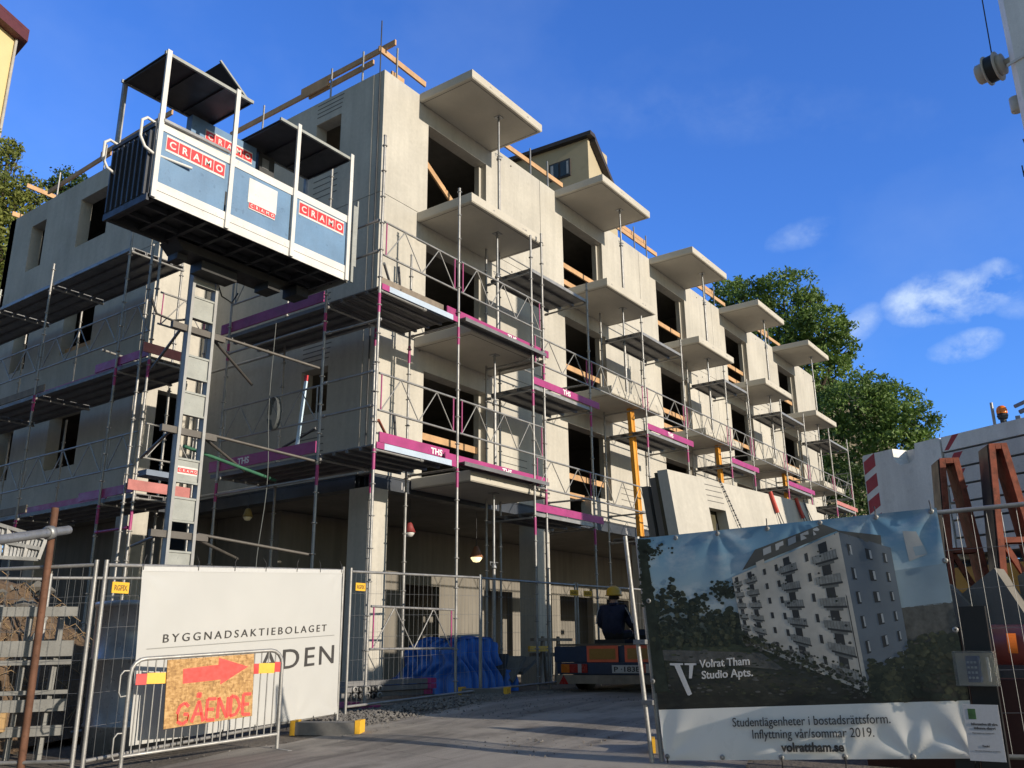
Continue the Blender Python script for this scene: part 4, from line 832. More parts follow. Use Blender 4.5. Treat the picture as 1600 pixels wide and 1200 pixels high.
# ---------------------------------------------------------------- low flatbed truck with a worker sitting on it
TB = mat('truck_blue', (.012, .03, .07), .45, var=.2, vs=3, spots=.3); TBD = mat('truck_dark', (.015, .016, .018), .6); TPLATE = mat('dusty_board', (.12, .095, .07), .9, var=.25, vs=5)
th = R(8); hd = V((math.cos(th), math.sin(th), 0)); rt_ = V((math.sin(th), -math.cos(th), 0)); TRL = V((13.82, 9.12, 0)); TW = 2.25
def tp(a, l, z): return TRL + hd * a + rt_ * l + V((0, 0, z))
T = thing('flatbed_truck', 'low dark blue flatbed truck with orange bordered rear plates parked beside the building', 'truck', tuple(tp(1.5, TW / 2, -.77)))
def tbox(b, a0, a1, l0, l1, z0, z1): return b.obox(tp((a0 + a1) / 2, (l0 + l1) / 2, (z0 + z1) / 2), hd * (a1 - a0) / 2, rt_ * (l1 - l0) / 2, V((0, 0, (z1 - z0) / 2)))
b = MB(); tbox(b, .03, 4.6, .02, TW - .02, -.26, .015); tbox(b, .05, 4.5, .5, TW - .5, -.5, -.265); b.build('body', TB, T)
b = MB(); tbox(b, .0, .029, .0, .70, -.25, .01); tbox(b, .0, .029, TW - .70, TW, -.25, .01); tbox(b, -.005, .028, .05, TW - .05, -.455, -.262); b.build('tailgate', TB, T)
b = MB(); tbox(b, .03, 2.9, .03, TW - .03, .02, .055); b.build('load_bed', TPLATE, T)
b = MB(); tbox(b, -.10, .0, .08, TW - .08, -.61, -.47); b.build('bumper_beam', GREYWOOD, T)
OB_ = mat('orange_border', (.75, .12, .05), .4); YB_ = mat('yellow_reflective', (.30, .15, .025), .35, var=.1, vs=30)
for l0, l1 in ((.63, 1.22), (1.34, 1.93)):
    b = MB(); tbox(b, -.006, -.001, l0, l1, -.255, .02); b.k = 1; tbox(b, -.010, -.007, l0 + .05, l1 - .05, -.21, -.03); b.build('rear_marker_plate', [OB_, YB_], T)
for s_ in (0, 1):
    b = MB(); X_ = lambda l: l if not s_ else TW - l
    for k_, (p, q) in enumerate(((.14, .30), (.302, .46), (.462, .53), (.532, .64))):
        b.k = (0, 1, 2, 1)[k_]; tbox(b, -.03, -.006, min(X_(p), X_(q)), max(X_(p), X_(q)), -.43, -.285)
    b.build('tail_light', [mat('orange_lens', (.45, .12, .01), .25), mat('red_lens', (.28, .015, .012), .25), mat('clear_lens', (.35, .33, .33), .25)], T)
    b = MB(); q = X_(.22); b.prism([tp(-.105, q - .09, -.62), tp(-.105, q + .09, -.62), tp(-.105, q, -.47)], -hd * .008); b.build('triangle_reflector', MATS['red_lens'], T)
b = MB(); tbox(b, -.018, -.006, 1.10, 1.64, -.435, -.305); lp = b.build('licence_plate', mat('plate_white', (.42, .42, .42), .4), T)
text('P ·183B', .115, tp(-.019, 1.13, -.41), rt_, (0, 0, 1), BLACK, lp, width=.48, bold=.002)
for a_, l_ in ((.95, .18), (.95, TW - .18), (3.7, .18), (3.7, TW - .18)):
    w = MB(); c = tp(a_, l_, -.77 + .33); w.lathe([(.18, -.12), (.30, -.12), (.33, -.08), (.33, .08), (.30, .12), (.18, .12)], c, 24, rt_); wo = w.build('wheel', TBD, T); MB().lathe([(0, -.1), (.05, -.11), (.18, -.08), (.18, .08), (.05, .11), (0, .1)], c, 18, rt_).build('rim', GALVD, wo)
b = MB(); tbox(b, 3.1, 4.6, .25, TW - .25, .016, .16); tbox(b, 3.0, 3.09, .3, TW - .3, .06, .34); b.build('bonnet', TB, T)
b = MB(); tbox(b, .78, 1.2, .45, 1.05, .056, .13); b.build('seat', BLACK, T)
b = MB(); tbox(b, 1.1, 1.5, 1.15, 1.6, .056, .2); tag(b.build('dark_bag', mat('dark_cloth', (.02, .018, .016), .9)), 'dark bag lying on the truck bed beside the seated worker', 'bag')

# ---------------------------------------------------------------- the worker (one continuous skinned body)
PO = tp(.98, .74, .14); PL = -rt_
def person():
    vs = []; es = []; rad = []
    def v(x, y, z, r, par=None):
        vs.append(PO + (hd * x + PL * y + V((0, 0, z))) * 1.1); rad.append((r[0] * 1.1, r[1] * 1.1)); i = len(vs) - 1
        if par is not None: es.append((par, i))
        return i
    pel = v(0, 0, .08, (.17, .13)); wa = v(.02, 0, .24, (.19, .15), pel); ch = v(.05, 0, .42, (.215, .16), wa); nb = v(.075, 0, .545, (.085, .08), ch)
    ne = v(.10, 0, .60, (.058, .058), nb); he = v(.125, 0, .67, (.078, .085), ne); ht = v(.13, 0, .76, (.076, .085), he); tp_ = v(.125, 0, .82, (.05, .05), ht)
    for s_ in (1, -1):
        sh_ = v(.06, .195 * s_, .49, (.095, .09), ch); el = v(.13, .275 * s_, .24, (.066, .066), sh_); wr_ = v(.36, .25 * s_, .16, (.036, .036), el); pa = v(.43, .245 * s_, .155, (.034, .024), wr_)
        for k in range(4):
            y = .245 * s_ + (k - 1.5) * .019; L = (.036, .042, .04, .03)[k]
            f1 = v(.475, y, .15, (.0095, .0095), pa); f2 = v(.475 + L * .8, y, .132, (.009, .009), f1); v(.475 + L * 1.0, y, .132 - L * .7, (.008, .008), f2)
        t1 = v(.42, .245 * s_ - .035 * s_, .145, (.011, .011), pa); v(.455, .245 * s_ - .052 * s_, .125, (.0095, .0095), t1)
        hp = v(.06, .10 * s_, .055, (.10, .10), pel); kn = v(.46, .17 * s_, .09, (.068, .068), hp); an = v(.50, .18 * s_, -.22 + .16, (.045, .045), kn); v(.62, .19 * s_, -.08, (.04, .035), an)
    me = bpy.data.meshes.new('person'); me.from_pydata([tuple(p - PO) for p in vs], es, []); o = bpy.data.objects.new('person', me); COL.objects.link(o)
    md = o.modifiers.new('s', 'SKIN'); md.use_smooth_shade = True
    for i, r in enumerate(rad): me.skin_vertices[0].data[i].radius = r
    for i in range(len(vs)): me.skin_vertices[0].data[i].use_root = (i == 0)
    sb = o.modifiers.new('b', 'SUBSURF'); sb.levels = 2; sb.render_levels = 2
    bpy.context.view_layer.update(); m2 = bpy.data.meshes.new_from_object(o.evaluated_get(bpy.context.evaluated_depsgraph_get()))
    o.modifiers.clear(); o.data = m2; m2.name = 'person'
    return o, vs
pn, pv = person(); pn.location = PO
NAVY = mat('navy_jacket', (.012, .017, .045), .85, var=.2, vs=8, bump=.4, bs=25); SKIN = mat('skin', (.42, .24, .17), .6, var=.06); TROU = mat('dark_trousers', (.02, .02, .022), .9)
me = pn.data; me.materials.clear()
for m_ in (NAVY, SKIN, TROU): me.materials.append(m_)
for p in me.polygons:
    c = p.center; x = c.x * hd.x + c.y * hd.y
    p.material_index = 1 if c.z > .62 or (x > .41 and c.z > .1 and abs(c.dot(PL)) > .2) else (2 if c.z < .11 else 0); p.use_smooth = True
tag(pn, 'person in a navy jacket and yellow hard hat seated on the truck with back turned', 'person')
def pp(x, y, z): return PO + (hd * x + PL * y + V((0, 0, z))) * 1.1
b = MB(); b.lathe([(.165, 0), (.17, .012), (.148, .02), (.145, .08), (.12, .135), (.07, .165), (0, .173)], pp(.13, 0, .715), 24); b.lathe([(.165, 0), (.14, -.004), (.0, -.002)], pp(.13, 0, .715), 24); b.obox(pp(.28, 0, .715), hd * .05, PL * .07, V((0, 0, .006)))
for k in (-1, 0, 1): b.path([pp(.13 - .13 * math.cos(a), k * .03, .735 + .145 * math.sin(a)) for a in (.3, .7, 1.1, 1.57, 2.0, 2.5)], .008, 6)
b.build('hard_hat', mat('helmet_yellow', (.70, .40, .03), .35, var=.05), pn)
b = MB(); b.lathe([(.088, -.04), (.096, 0), (.096, .05), (.0, .06)], pp(.118, 0, .685), 16); b.build('hair', mat('hair', (.03, .022, .016), .8), pn)
b = MB()
for s_ in (1, -1): b.lathe([(0, 0), (.02, .004), (.024, .012), (.01, .016), (0, .016)], pp(.13, .082 * s_, .675), 10, PL * s_); b.obox(pp(.222, .03 * s_, .70), hd * .004, PL * .012, V((0, 0, .006)))
b.lathe([(0, 0), (.014, .0), (.010, .02), (0, .03)], pp(.205, 0, .675), 8, hd); b.obox(pp(.212, 0, .64), hd * .004, PL * .025, V((0, 0, .005))); b.build('face', SKIN, pn)
b = MB()
for s_ in (1, -1):
    for dx in (-.022, .022): b = MB(); b.path([pp(.035 + dx, .235 * s_, .515), pp(.05 + dx, .275 * s_, .44), pp(.085 + dx, .315 * s_, .33), pp(.10 + dx, .333 * s_, .25)], .009, 5); b.build('sleeve_stripe', mat('white_stripe', (.62, .62, .64), .6), pn)
b = MB(); b.lathe([(.085, 0), (.10, .01), (.095, .05), (.075, .055)], pp(.085, 0, .545), 16); b.build('collar', NAVY, pn)

# ---------------------------------------------------------------- precast wall panels waiting on edge
PD = V((math.cos(R(-6.7)), math.sin(R(-6.7)), 0)); PN = V((-PD.y, PD.x, 0)); PQ = at(1042, 733, 13.6); PU = (V((0, 0, 1)) + PN * .14).normalized()
k_ = 13.6 / 12.8
def qp(u, v, w=0): return PQ + PD * u * k_ + PU * v * k_ + PN * w
def pbox(b, u0, u1, v0, v1, w0, w1): b.hexa([qp(u0, v0, w0), qp(u1, v0, w0), qp(u1, v0, w1), qp(u0, v0, w1), qp(u0, v1, w0), qp(u1, v1, w0), qp(u1, v1, w1), qp(u0, v1, w1)])
PAN = thing('precast_wall_element', 'pale precast wall panel with a small window opening standing on edge above the printed banner', 'concrete panel', tuple(qp(2.5, -2.75)), 'precast panels on the rack')
b = MB(); v1, v0 = 0, -2.75
pbox(b, 0, .995, v0, v1, 0, .18); pbox(b, .995, 1.49, -.46, v1, 0, .18); pbox(b, .995, 1.49, v0, -1.35, 0, .18); pbox(b, 1.49, 4.92, v0, v1, 0, .18)
b.k = 1
for i in range(4): pbox(b, 1.0, 1.48, -.10 - .085 * i, -.088 - .085 * i, -.003, .01)
b.build('slab', [CONC, GROOVE], PAN)
for i, (du, dv, w, mm, lb) in enumerate(((.12, .0, .20, mat('olive_formply', (.055, .048, .022), .7, var=.3, vs=5), 'olive brown sheet standing behind the pale precast panel'), (.20, -.05, .36, CONCD, 'grey precast panel third from the front of the rack'), (.26, -.15, .58, CONCD, 'rearmost dark precast panel on the rack'))):
    b = MB(); pbox(b, du, 4.6 + du, -2.75, dv, w, w + .12); tag(b.build('precast_wall_element', mm), lb, 'concrete panel', 'precast panels on the rack')
for i, (u, L, red) in enumerate(((1.464, .9, 0), (3.147, .75, 1), (4.106, .55, 1), (4.4, .7, 0))):
    t = thing('lifting_chain', ['long dark chain hanging over the pale precast panel beside its window opening', 'thin sling with a red sleeve hanging on the middle of the pale precast panel', 'thin sling with a red sleeve near the far end of the pale precast panel', 'thin dark sling at the far end of the pale precast panel'][i], 'chain', tuple(qp(u, 0, -.03)))
    b = MB(); a_ = qp(u, .05, -.02); c_ = qp(u + (.42 if i == 0 else .12), -L, -.05); n_ = 26 if i == 0 else 8
    if i == 0:
        for j in range(n_): p = a_.lerp(c_, j / n_); q = a_.lerp(c_, (j + .8) / n_); b.tube(p, q, .016 if j % 2 else .010, 6)
    else: b.tube(a_, c_, .008, 6); b.tube(a_, qp(u + .3, -L, -.05), .008, 6)
    b.build('chain', DARKM, t)
    if red: MB().tube(qp(u - .02, .04, -.03), qp(u + .05, -.32, -.05), .035, 8).build('sleeve', mat('red_sleeve', (.45, .05, .03), .6), t)

# ---------------------------------------------------------------- mobile crane on the right
CW = mat('crane_white', (.74, .73, .70), .55, var=.10, vs=1.5, spots=.12, streak=.12); CWG = mat('crane_grey', (.58, .57, .55), .6, var=.12, vs=2, spots=.15, streak=.1)
CQ = V((12.13, 3.018, 0)); CS = V((-.459, -.889, 0)); CN = V((.889, -.459, 0))
def cp(s_, z, w=0): return CQ + CS * s_ + V((0, 0, z)) + CN * w
CR = thing('mobile_crane', 'white mobile crane with stacked counterweights, red warning stripes and an orange beacon', 'crane', tuple(cp(2, -.8, 1)))
b = MB(); out = [(0, .95), (0, 2.39), (.02, 2.41), (.49, 2.41), (.50, 2.28), (.53, 2.215), (.60, 2.18), (.72, 2.18), (.79, 2.215), (.82, 2.28), (.83, 2.41), (1.17, 2.41), (1.19, 2.39), (1.19, .95)]
b.prism([cp(s_, z) for s_, z in out], CN * .9); b.build('counterweight', CW, CR)
b = MB(); b.prism([cp(s_, z, .25) for s_, z in [(.48, 2.15), (.84, 2.15), (.84, 2.40), (.76, 2.405), (.5, 2.405)]], CN * .3); b.build('lifting_lug', CWG, CR)
for i in range(7):
    z1 = 2.405 - i * .205; b = MB(); b.prism([cp(1.215 + .012 * (i % 2), z) for z in (z1 - .18, z1)] + [cp(5.2, z) for z in (z1, z1 - .18)], CN * 1.6); b.build('counterweight_slab', CW if i == 0 else CWG, CR)
RS = mat('red_stripe', (.36, .02, .03), .5, var=.15, vs=5)
def par(s0, s1, za, zb_, w=-.002): b = MB(); b.prism([cp(s0, za, w), cp(s1, zb_, w), cp(s1, zb_ + .17, w), cp(s0, za + .17, w)], CN * .0015); b.build('warning_stripe', RS, CR)
for i in range(5): par(.012, .20, 2.15 - i * .26, 2.24 - i * .26)
b = MB(); b.prism([cp(s_, z, -.002) for s_, z in ((1.24, 2.235), (1.30, 2.235), (1.46, 2.40), (1.37, 2.40))], CN * .0015); b.build('warning_stripe', RS, CR)
for i in range(3): b = MB(); b.prism([cp(s_, z - .205 * (i + 1), -.002) for s_, z in ((1.25, 2.235), (1.36, 2.235), (1.48, 2.39), (1.36, 2.39))], CN * .0015); b.build('warning_stripe', RS, CR)
b = MB(); b.prism([cp(.1, .30, .2), cp(.1, .9, .2), cp(5.0, .9, .2), cp(5.0, .30, .2)], CN * 1.6); b.build('chassis', mat('crane_dark', (.02, .03, .025), .6), CR)
b = MB(); b.prism([cp(1.0, .2, .0), cp(1.0, .85, .0), cp(2.1, .85, .0), cp(2.1, .2, .0)], CN * .18); b.build('outrigger_box', mat('crane_yellow', (.50, .24, .02), .55, var=.15), CR)
for s_ in (.7, 2.2, 3.8):
    for w in (.05, 1.75):
        x = MB(); c = cp(s_, -.80 + .62, w); x.lathe([(.3, -.16), (.56, -.16), (.62, -.1), (.62, .1), (.56, .16), (.3, .16)], c, 28, CN); wo = x.build('wheel', BLACK, CR); MB().lathe([(0, -.1), (.3, -.12), (.3, .12), (0, .1)], c, 20, CN).build('rim', CWG, wo)
BX = cp(1.88, 2.41, .25); b = MB()
b.tube(BX, BX + V((0, 0, .10)), .035, 12); b.lathe([(.05, .10), (.062, .14), (.05, .16), (0, .16)], BX, 16); b.build('beacon_base', DARKM, CR)
b = MB(); b.lathe([(.058, .161), (.06, .20), (.05, .235), (.03, .255), (0, .26)], BX, 18); b.build('beacon_lens', mat('amber_lens', (.75, .18, .01), .15), CR)
b = MB(); e0 = cp(1.80, 2.41, .2); b.tube(e0, e0 + V((0, 0, .31)), .017, 8)
b.k = 1
b.bar(cp(1.88, 2.43, .5), cp(2.6, 2.46, .5), .03, .10); b.tube(cp(2.0, 2.58, .4), cp(3.2, 2.82, .4), .028, 8); b.tube(cp(1.95, 2.66, .4), cp(3.2, 2.90, .4), .024, 8); b.bar(cp(2.22, 2.5, .4), cp(2.5, 2.85, .4), .04, .03); b.bar(cp(2.0, 2.41, .35), cp(2.0, 2.52, .35), .12, .05)
b.build('railing', [GALV, mat('grey_blue_paint', (.16, .19, .24), .5)], CR)
b = MB(); b.box((11.6, -.5, 2.412), (11.62, -.48, 2.42)); b.build('rear_lamp', MATS['red_lens'], CR)
# lattice free telescopic mast, far behind the stack
M0 = V((16.29, .70, 0)); ms = V((-.25, -.968, 0)); mn = V((.968, -.25, 0))
MA = thing('crane_mast', 'tall white crane mast with a cable reel rising at the right edge of the picture', 'crane mast', (16.6, .2, -.77))
def mpnt(s_, z, w=0): return M0 + ms * s_ + mn * w + V((0, 0, z))
b = MB(); b.prism([mpnt(.12, -.77), mpnt(1.15, -.77), mpnt(1.15, 11.9), mpnt(.12, 11.9)], mn * .8); b.prism([mpnt(0, -.77, .12), mpnt(.12, -.77, 0), mpnt(.12, 11.9, 0), mpnt(0, 11.9, .12)], mn * .6); b.build('mast', CW, MA)
b = MB(); b.prism([mpnt(-.02, 9.92, -.03), mpnt(1.2, 10.10, -.03), mpnt(1.2, 10.15, -.03), mpnt(-.02, 9.97, -.03)], mn * .03); b.bar(mpnt(-.01, 9.3, .2), mpnt(-.01, 9.9, .2), .03, .03); b.build('cable_guide', CWG, MA)
RC = mpnt(-.33, 10.22, .3); b = MB()
b.lathe([(0, -.30), (.17, -.30), (.19, -.28), (.19, -.12), (.0, -.12)], RC, 20, ms); b.k = 1; b.lathe([(.25, -.10), (.25, .07)], RC, 22, ms); b.k = 0
for z in (-.12, .07): b.lathe([(0, z - .012), (.285, z - .012), (.285, z + .012), (0, z + .012)], RC, 24, ms)
b.lathe([(0, .08), (.2, .08), (.2, .17), (.0, .2)], RC, 20, ms); b.lathe([(0, .19), (.07, .19), (.07, .40), (0, .40)], RC, 12, ms); b.build('cable_reel', [mat('reel_beige', (.46, .42, .36), .6), BLACK], MA)
b = MB(); b.tube(RC + V((0, 0, .24)), RC + V((-.05, -.03, 2.2)), .012, 6); b.build('cable', BLACK, MA)
b = MB(); c = mpnt(-.08, 9.3, .25); b.lathe([(0, -.16), (.09, -.16), (.10, -.14), (.10, .12), (.0, .16)], c, 14, (0, 0, 1)); b.build('sensor_can', MATS['reel_beige'], MA)
b = MB(); c = mpnt(-.02, 7.9, .2); b.bar(c, c + V((-.10, .13, -.02)), .03, .03); b.bar(c + V((-.10, .13, -.12)), c + V((-.10, .13, .1)), .02, .02); b.bar(c + V((-.02, .0, .35)), c + V((-.05, .04, .62)), .02, .02); b.build('bracket', DARKM, MA)

# ---------------------------------------------------------------- rusty A frames, concrete wedges, red pipe
AD = V((.4, -.917, 0)); AN = V((.917, .4, 0))
def aframe(Q, pts, label):
    t = thing('steel_a_frame', label, 'steel frame', (Q.x, Q.y, g(Q.x, Q.y)), 'rusty red steel frames'); q = lambda s_, z, w=0: V((Q.x, Q.y, 0)) + AD * s_ + AN * w + V((0, 0, z))
    (tl, tr, lb, rb, zt, zbar) = pts; zb_ = g(Q.x, Q.y) + .01; hl = (lb - tl); hr = (rb - tr)
    L = lambda z: tl + hl * (zt - z) / (zt - zb_); Rr = lambda z: tr + hr * (zt - z) / (zt - zb_)
    b = MB(); b.prism([q(L(zt), zt), q(L(zt) + .055, zt), q(L(zb_) + .055, zb_), q(L(zb_), zb_)], AN * .34); b.build('left_leg', RUSTY, t)
    b = MB(); b.prism([q(Rr(zt) - .055, zt), q(Rr(zt), zt), q(Rr(zb_), zb_), q(Rr(zb_) - .055, zb_)], AN * .34); b.build('right_leg', RUSTY, t)
    b = MB(); b.prism([q(L(zt) + .056, zt), q(Rr(zt) - .056, zt), q(Rr(zt) - .056, zt - .055), q(L(zt) + .056, zt - .055)], AN * .34); b.build('top_bar', RUSTY, t)
    b = MB(); b.prism([q(L(zbar) + .056, zbar), q(Rr(zbar) - .056, zbar), q(Rr(zbar) - .056, zbar - .05), q(L(zbar) + .056, zbar - .05)], AN * .2); b.build('cross_bar', RUSTY, t)
    b = MB(); b.bar(q(L(zbar) + .07, zbar - .06, .08), q(L(zbar) + .26, zbar - .48, .08), .05, .05, AN); b.bar(q(L(zbar) + .27, zbar - .48, .08), q(Rr(zb_) - .1, zb_ + .02, .08), .05, .05, AN); b.build('brace', RUSTY, t)
    b = MB(); b.prism([q(L(zt) - .012, zt - .01, .03), q(L(zt) - .001, zt - .01, .03), q(L(zb_) - .001, zb_, .03), q(L(zb_) - .012, zb_, .03)], AN * .3); b.build('rubber_pad', BLACK, t)
aframe(at(1468, 716, 10), (0, .183, -.17, .45, 1.834, .92), 'smaller rusty red steel A frame standing left in front of the crane counterweights')
aframe(at(1545, 693, 9.6), (0, .16, -.18, .48, 1.859, .955), 'taller looking rusty red steel A frame standing right in front of the crane counterweights')
WQ = V((8.684, 1.427, 0)); WD = V((-.2, -.98, 0)); WN = V((.98, -.2, 0)); wq = lambda s_, z, w=0: WQ + WD * s_ + WN * w + V((0, 0, z))
for lb, poly, w in (('small grey concrete wedge with a sunlit edge, left of the large one', [(-.35, -.9), (-.35, .56), (-.15, .50), (.0, .32), (.05, -.9)], .0), ('large grey concrete wedge with a sunlit sloping edge below the rusty frames', [(-.1, -.9), (-.1, .40), (.226, .618), (.42, .20), (.60, -.2), (.62, -.9)], .06), ('grey concrete wedge at the right edge below the rusty frames', [(.30, -.9), (.30, .56), (.50, .68), (.9, .6), (.9, -.9)], .36)):
    b = MB(); b.prism([wq(s_, z, w) for s_, z in poly], WN * (.22 if w else .1)); tag(b.build('concrete_wedge', CONCD), lb, 'concrete block', 'concrete wedges')
P0 = at(1553, 1003, 8.35); P1 = P0 + V((.10, -1.0, -.02)); t = thing('red_pipe', 'thick dull red pipe with an orange label lying behind the right fence', 'pipe', tuple(P0))
RP = mat('dull_red', (.40, .09, .07), .4, var=.15)
b = MB(); b.lathe([(.12, -.005), (.155, -.005), (.155, 1.2), (.12, 1.2)], P0 + V((0, 0, -.02)), 24, P1 - P0); b.build('pipe', RP, t)
b = MB(); ax = (P1 - P0).normalized(); c = P0 + V((0, 0, -.02)); u_ = V((-.94, -.33, 0)) - ax * V((-.94, -.33, 0)).dot(ax); u_.normalize(); v_ = ax.cross(u_)
for i in range(8):
    a0 = -.55 + i * .12; a1 = a0 + .12
    b.face([c + ax * .10 + (u_ * math.cos(a0) + v_ * math.sin(a0)) * .163, c + ax * .165 + (u_ * math.cos(a0) + v_ * math.sin(a0)) * .163, c + ax * .165 + (u_ * math.cos(a1) + v_ * math.sin(a1)) * .163, c + ax * .10 + (u_ * math.cos(a1) + v_ * math.sin(a1)) * .163], True)
b.build('label', mat('orange_label', (.9, .20, .02), .5), t)
for z in (-.2, -.5): pass
b = MB(); b.box((8.2, .2, -1.0), (9.0, 2.3, -.28)); tag(b.build('dark_crate', mat('dark_red_crate', (.06, .018, .015), .7)), 'dark red low crate on the ground under the red pipe', 'crate')

# ---------------------------------------------------------------- left of the road: spoil heap, formwork, pipes, culvert
SO = mat('spoil', (.13, .085, .05), .98, var=.35, vs=3, fine=.3, fs=30, bump=1.0, bs=18)
q_ = random.Random(9)
from mathutils import noise as mn_
b = MB(); nx, ny = 44, 34
b.raw([(x, y, g(x, y) - .05 + max(0, 1 - ((x - 5.0) / 2.6) ** 2 - ((y - 12.6) / 1.9) ** 2) * 2.15 + .30 * mn_.noise(V((x * 1.3, y * 1.3, 0))) + .12 * mn_.noise(V((x * 4, y * 4, 3)))) for x in [1.6 + 6.4 * i / nx for i in range(nx + 1)] for y in [10.6 + 4.8 * j / ny for j in range(ny + 1)]], [(i * (ny + 1) + j, (i + 1) * (ny + 1) + j, (i + 1) * (ny + 1) + j + 1, i * (ny + 1) + j + 1) for i in range(nx) for j in range(ny)], True)
tag(b.build('soil_heap', SO, None, False), 'brown heap of earth and roots behind the fences at the left edge', 'soil heap')
b = MB()
for i in range(170):
    x = q_.uniform(3.4, 6.6); y = q_.uniform(11.0, 12.4); z = g(x, y) + max(0, 1 - ((x - 5.0) / 2.6) ** 2 - ((y - 12.6) / 1.9) ** 2) * 2.15; a = q_.uniform(0, 6.3); l_ = q_.uniform(.1, .4)
    p = V((x, y, z)); b.path([p, p + V((math.cos(a) * l_ * .5, -.05, .08)), p + V((math.cos(a) * l_, math.sin(a) * l_ * .4 - .1, -.05))], .006, 4)
tag(b.build('roots', mat('dry_roots', (.25, .17, .09), .9)), kind='stuff')
b = MB()
for i in range(60): stone(b, (q_.uniform(3.6, 6.2), q_.uniform(11.9, 12.8), g(4, 12) + q_.uniform(1.6, 2.1)), q_.uniform(.05, .16))
tag(b.build('rubble', CONCD), kind='stuff')
FWD = V((.85, -.53, 0)); fq = lambda s_, z, w=0: V((4.2, 10.35, 0)) + FWD * s_ + V((.53, .85, 0)) * w + V((0, 0, z)); FG = mat('formwork_grey', (.20, .20, .19), .7, .2, var=.2, vs=4, spots=.25)
t = thing('formwork_rack', 'grey steel formwork rack with upright bars and dull white cross beams behind the left fence', 'formwork rack', tuple(fq(.6, -1.1)))
for i in range(6): b = MB(); b.bar(fq(-.45 + i * .30, -1.1), fq(-.40 + i * .30, .48), .05, .05); b.build('upright', FG, t)
for z, h in ((.40, .10), (.02, .16), (-.12, .05), (-.55, .12), (-.42, .04), (-.80, .10)): b = MB(); b.bar(fq(-1.5, z, -.06), fq(1.25, z + .02, -.06), .05, h); b.build('cross_beam', FG, t)
for i in range(4): b = MB(); b.bar(fq(-.3 + i * .42, .36, -.08), fq(-.42 + i * .42, .12, -.12), .03, .03); b.build('hook', FG, t)
for i, s_ in enumerate((.12, .62)): b = MB(); b.obox(fq(s_, -.68, -.14), FWD * .10, V((.53, .85, 0)) * .06, V((0, 0, .09))); tag(b.build('timber_block', mat('sawn_timber', (.42, .27, .12), .8, var=.15, streak=.2)), ['sawn timber block on the formwork rack, left of the pair', 'sawn timber block on the formwork rack, right of the pair'][i], 'timber block')
t = thing('steel_culvert', 'dark shiny steel drum standing behind the left fence beside the white banner', 'steel drum', (6.15, 9.75, -1.1))
b = MB(); b.lathe([(0, 0), (.56, 0), (.56, .3), (.575, .31), (.575, .33), (.56, .34), (.56, 1.0), (.575, 1.01), (.575, 1.03), (.56, 1.04), (.56, 1.58), (.58, 1.59), (.58, 1.64), (.56, 1.65), (.53, 1.65), (.53, 1.2), (0, 1.2)], (6.15, 9.75, -1.1), 40); b.build('shell', mat('dark_zinc', (.34, .35, .37), .34, .4, var=.3, vs=4, spots=.3), t)
RT = mat('rust_tube', (.13, .06, .035), .8, .2, var=.3, vs=6, spots=.3)
b = MB(); b.tube((4.60, 9.14, -1.15), (4.57, 9.11, 1.42), .036, 12); tag(b.build('rusty_tube', RT), 'rusty brown vertical tube behind the left fence', 'tube')
b = MB(); a_ = at(107, 828, 10.25); c_ = at(-60, 852, 9.0); b.tube(a_, c_, .045, 12); b.lathe([(.05, 0), (.07, .01), (.07, .07), (.05, .08)], a_ + (c_ - a_).normalized() * .28, 10, c_ - a_); tag(b.build('scaffold_tube', GALVD), 'grey horizontal tube clamped to the rusty vertical tube', 'tube')
t = thing('aluminium_walkway', 'perforated aluminium walkway lying on its side on the earth heap at the left edge', 'walkway', tuple(at(30, 845, 12)))
c0, c1, c2, c3 = at(-60, 802, 12.2), at(72, 842, 12.0), at(60, 874, 12.0), at(-60, 868, 12.2); b = MB()
for p, q in ((c0, c1), (c1, c2), (c3, c2), (c0.lerp(c3, .5), c1.lerp(c2, .5))): b.bar(p, q, .05, .04)
for f in (.35, .55, .8): b.bar(c0.lerp(c1, f), c3.lerp(c2, f), .04, .04)
b.build('frame', GALV, t); b = MB()
for i in range(22): b.bar(c0.lerp(c1, i / 22) + V((0, .02, 0)), c3.lerp(c2, i / 22) + V((0, .02, 0)), .03, .012)
for i in range(7): b.bar(c0.lerp(c3, i / 7) + V((0, .03, 0)), c1.lerp(c2, i / 7) + V((0, .03, 0)), .012, .02)
b.build('grating', GALVD, t)
for i in range(3):
    b = MB(); b.box((2.5 + i * 1.1, 9.1 - .28 * i, g(3, 9) + .002), (4.6 + i * .9, 9.35 - .28 * i, g(3, 9) + .06)); tag(b.build('ground_board', GREYWOOD if i != 1 else RUSTY), ['grey board on the ground by the left fence, farthest back', 'rust red board on the ground by the left fence', 'grey board on the ground by the left fence, nearest the street'][i], 'board')
t = thing('wall_bag_pile', 'x', 'x') if False else None
# pale boards stacked in the excavation at the foot of the left wing
for i in range(3):
    b = MB(); b.box((6.6 + .2 * i, 10.2 + .1 * i, -1.0 + .12 * i), (8.6, 10.9, -.9 + .12 * i)); tag(b.build('board_stack', GREYWOOD), 'weathered board, %s of three stacked behind the white banner' % ('lowest', 'middle', 'topmost')[i], 'board')

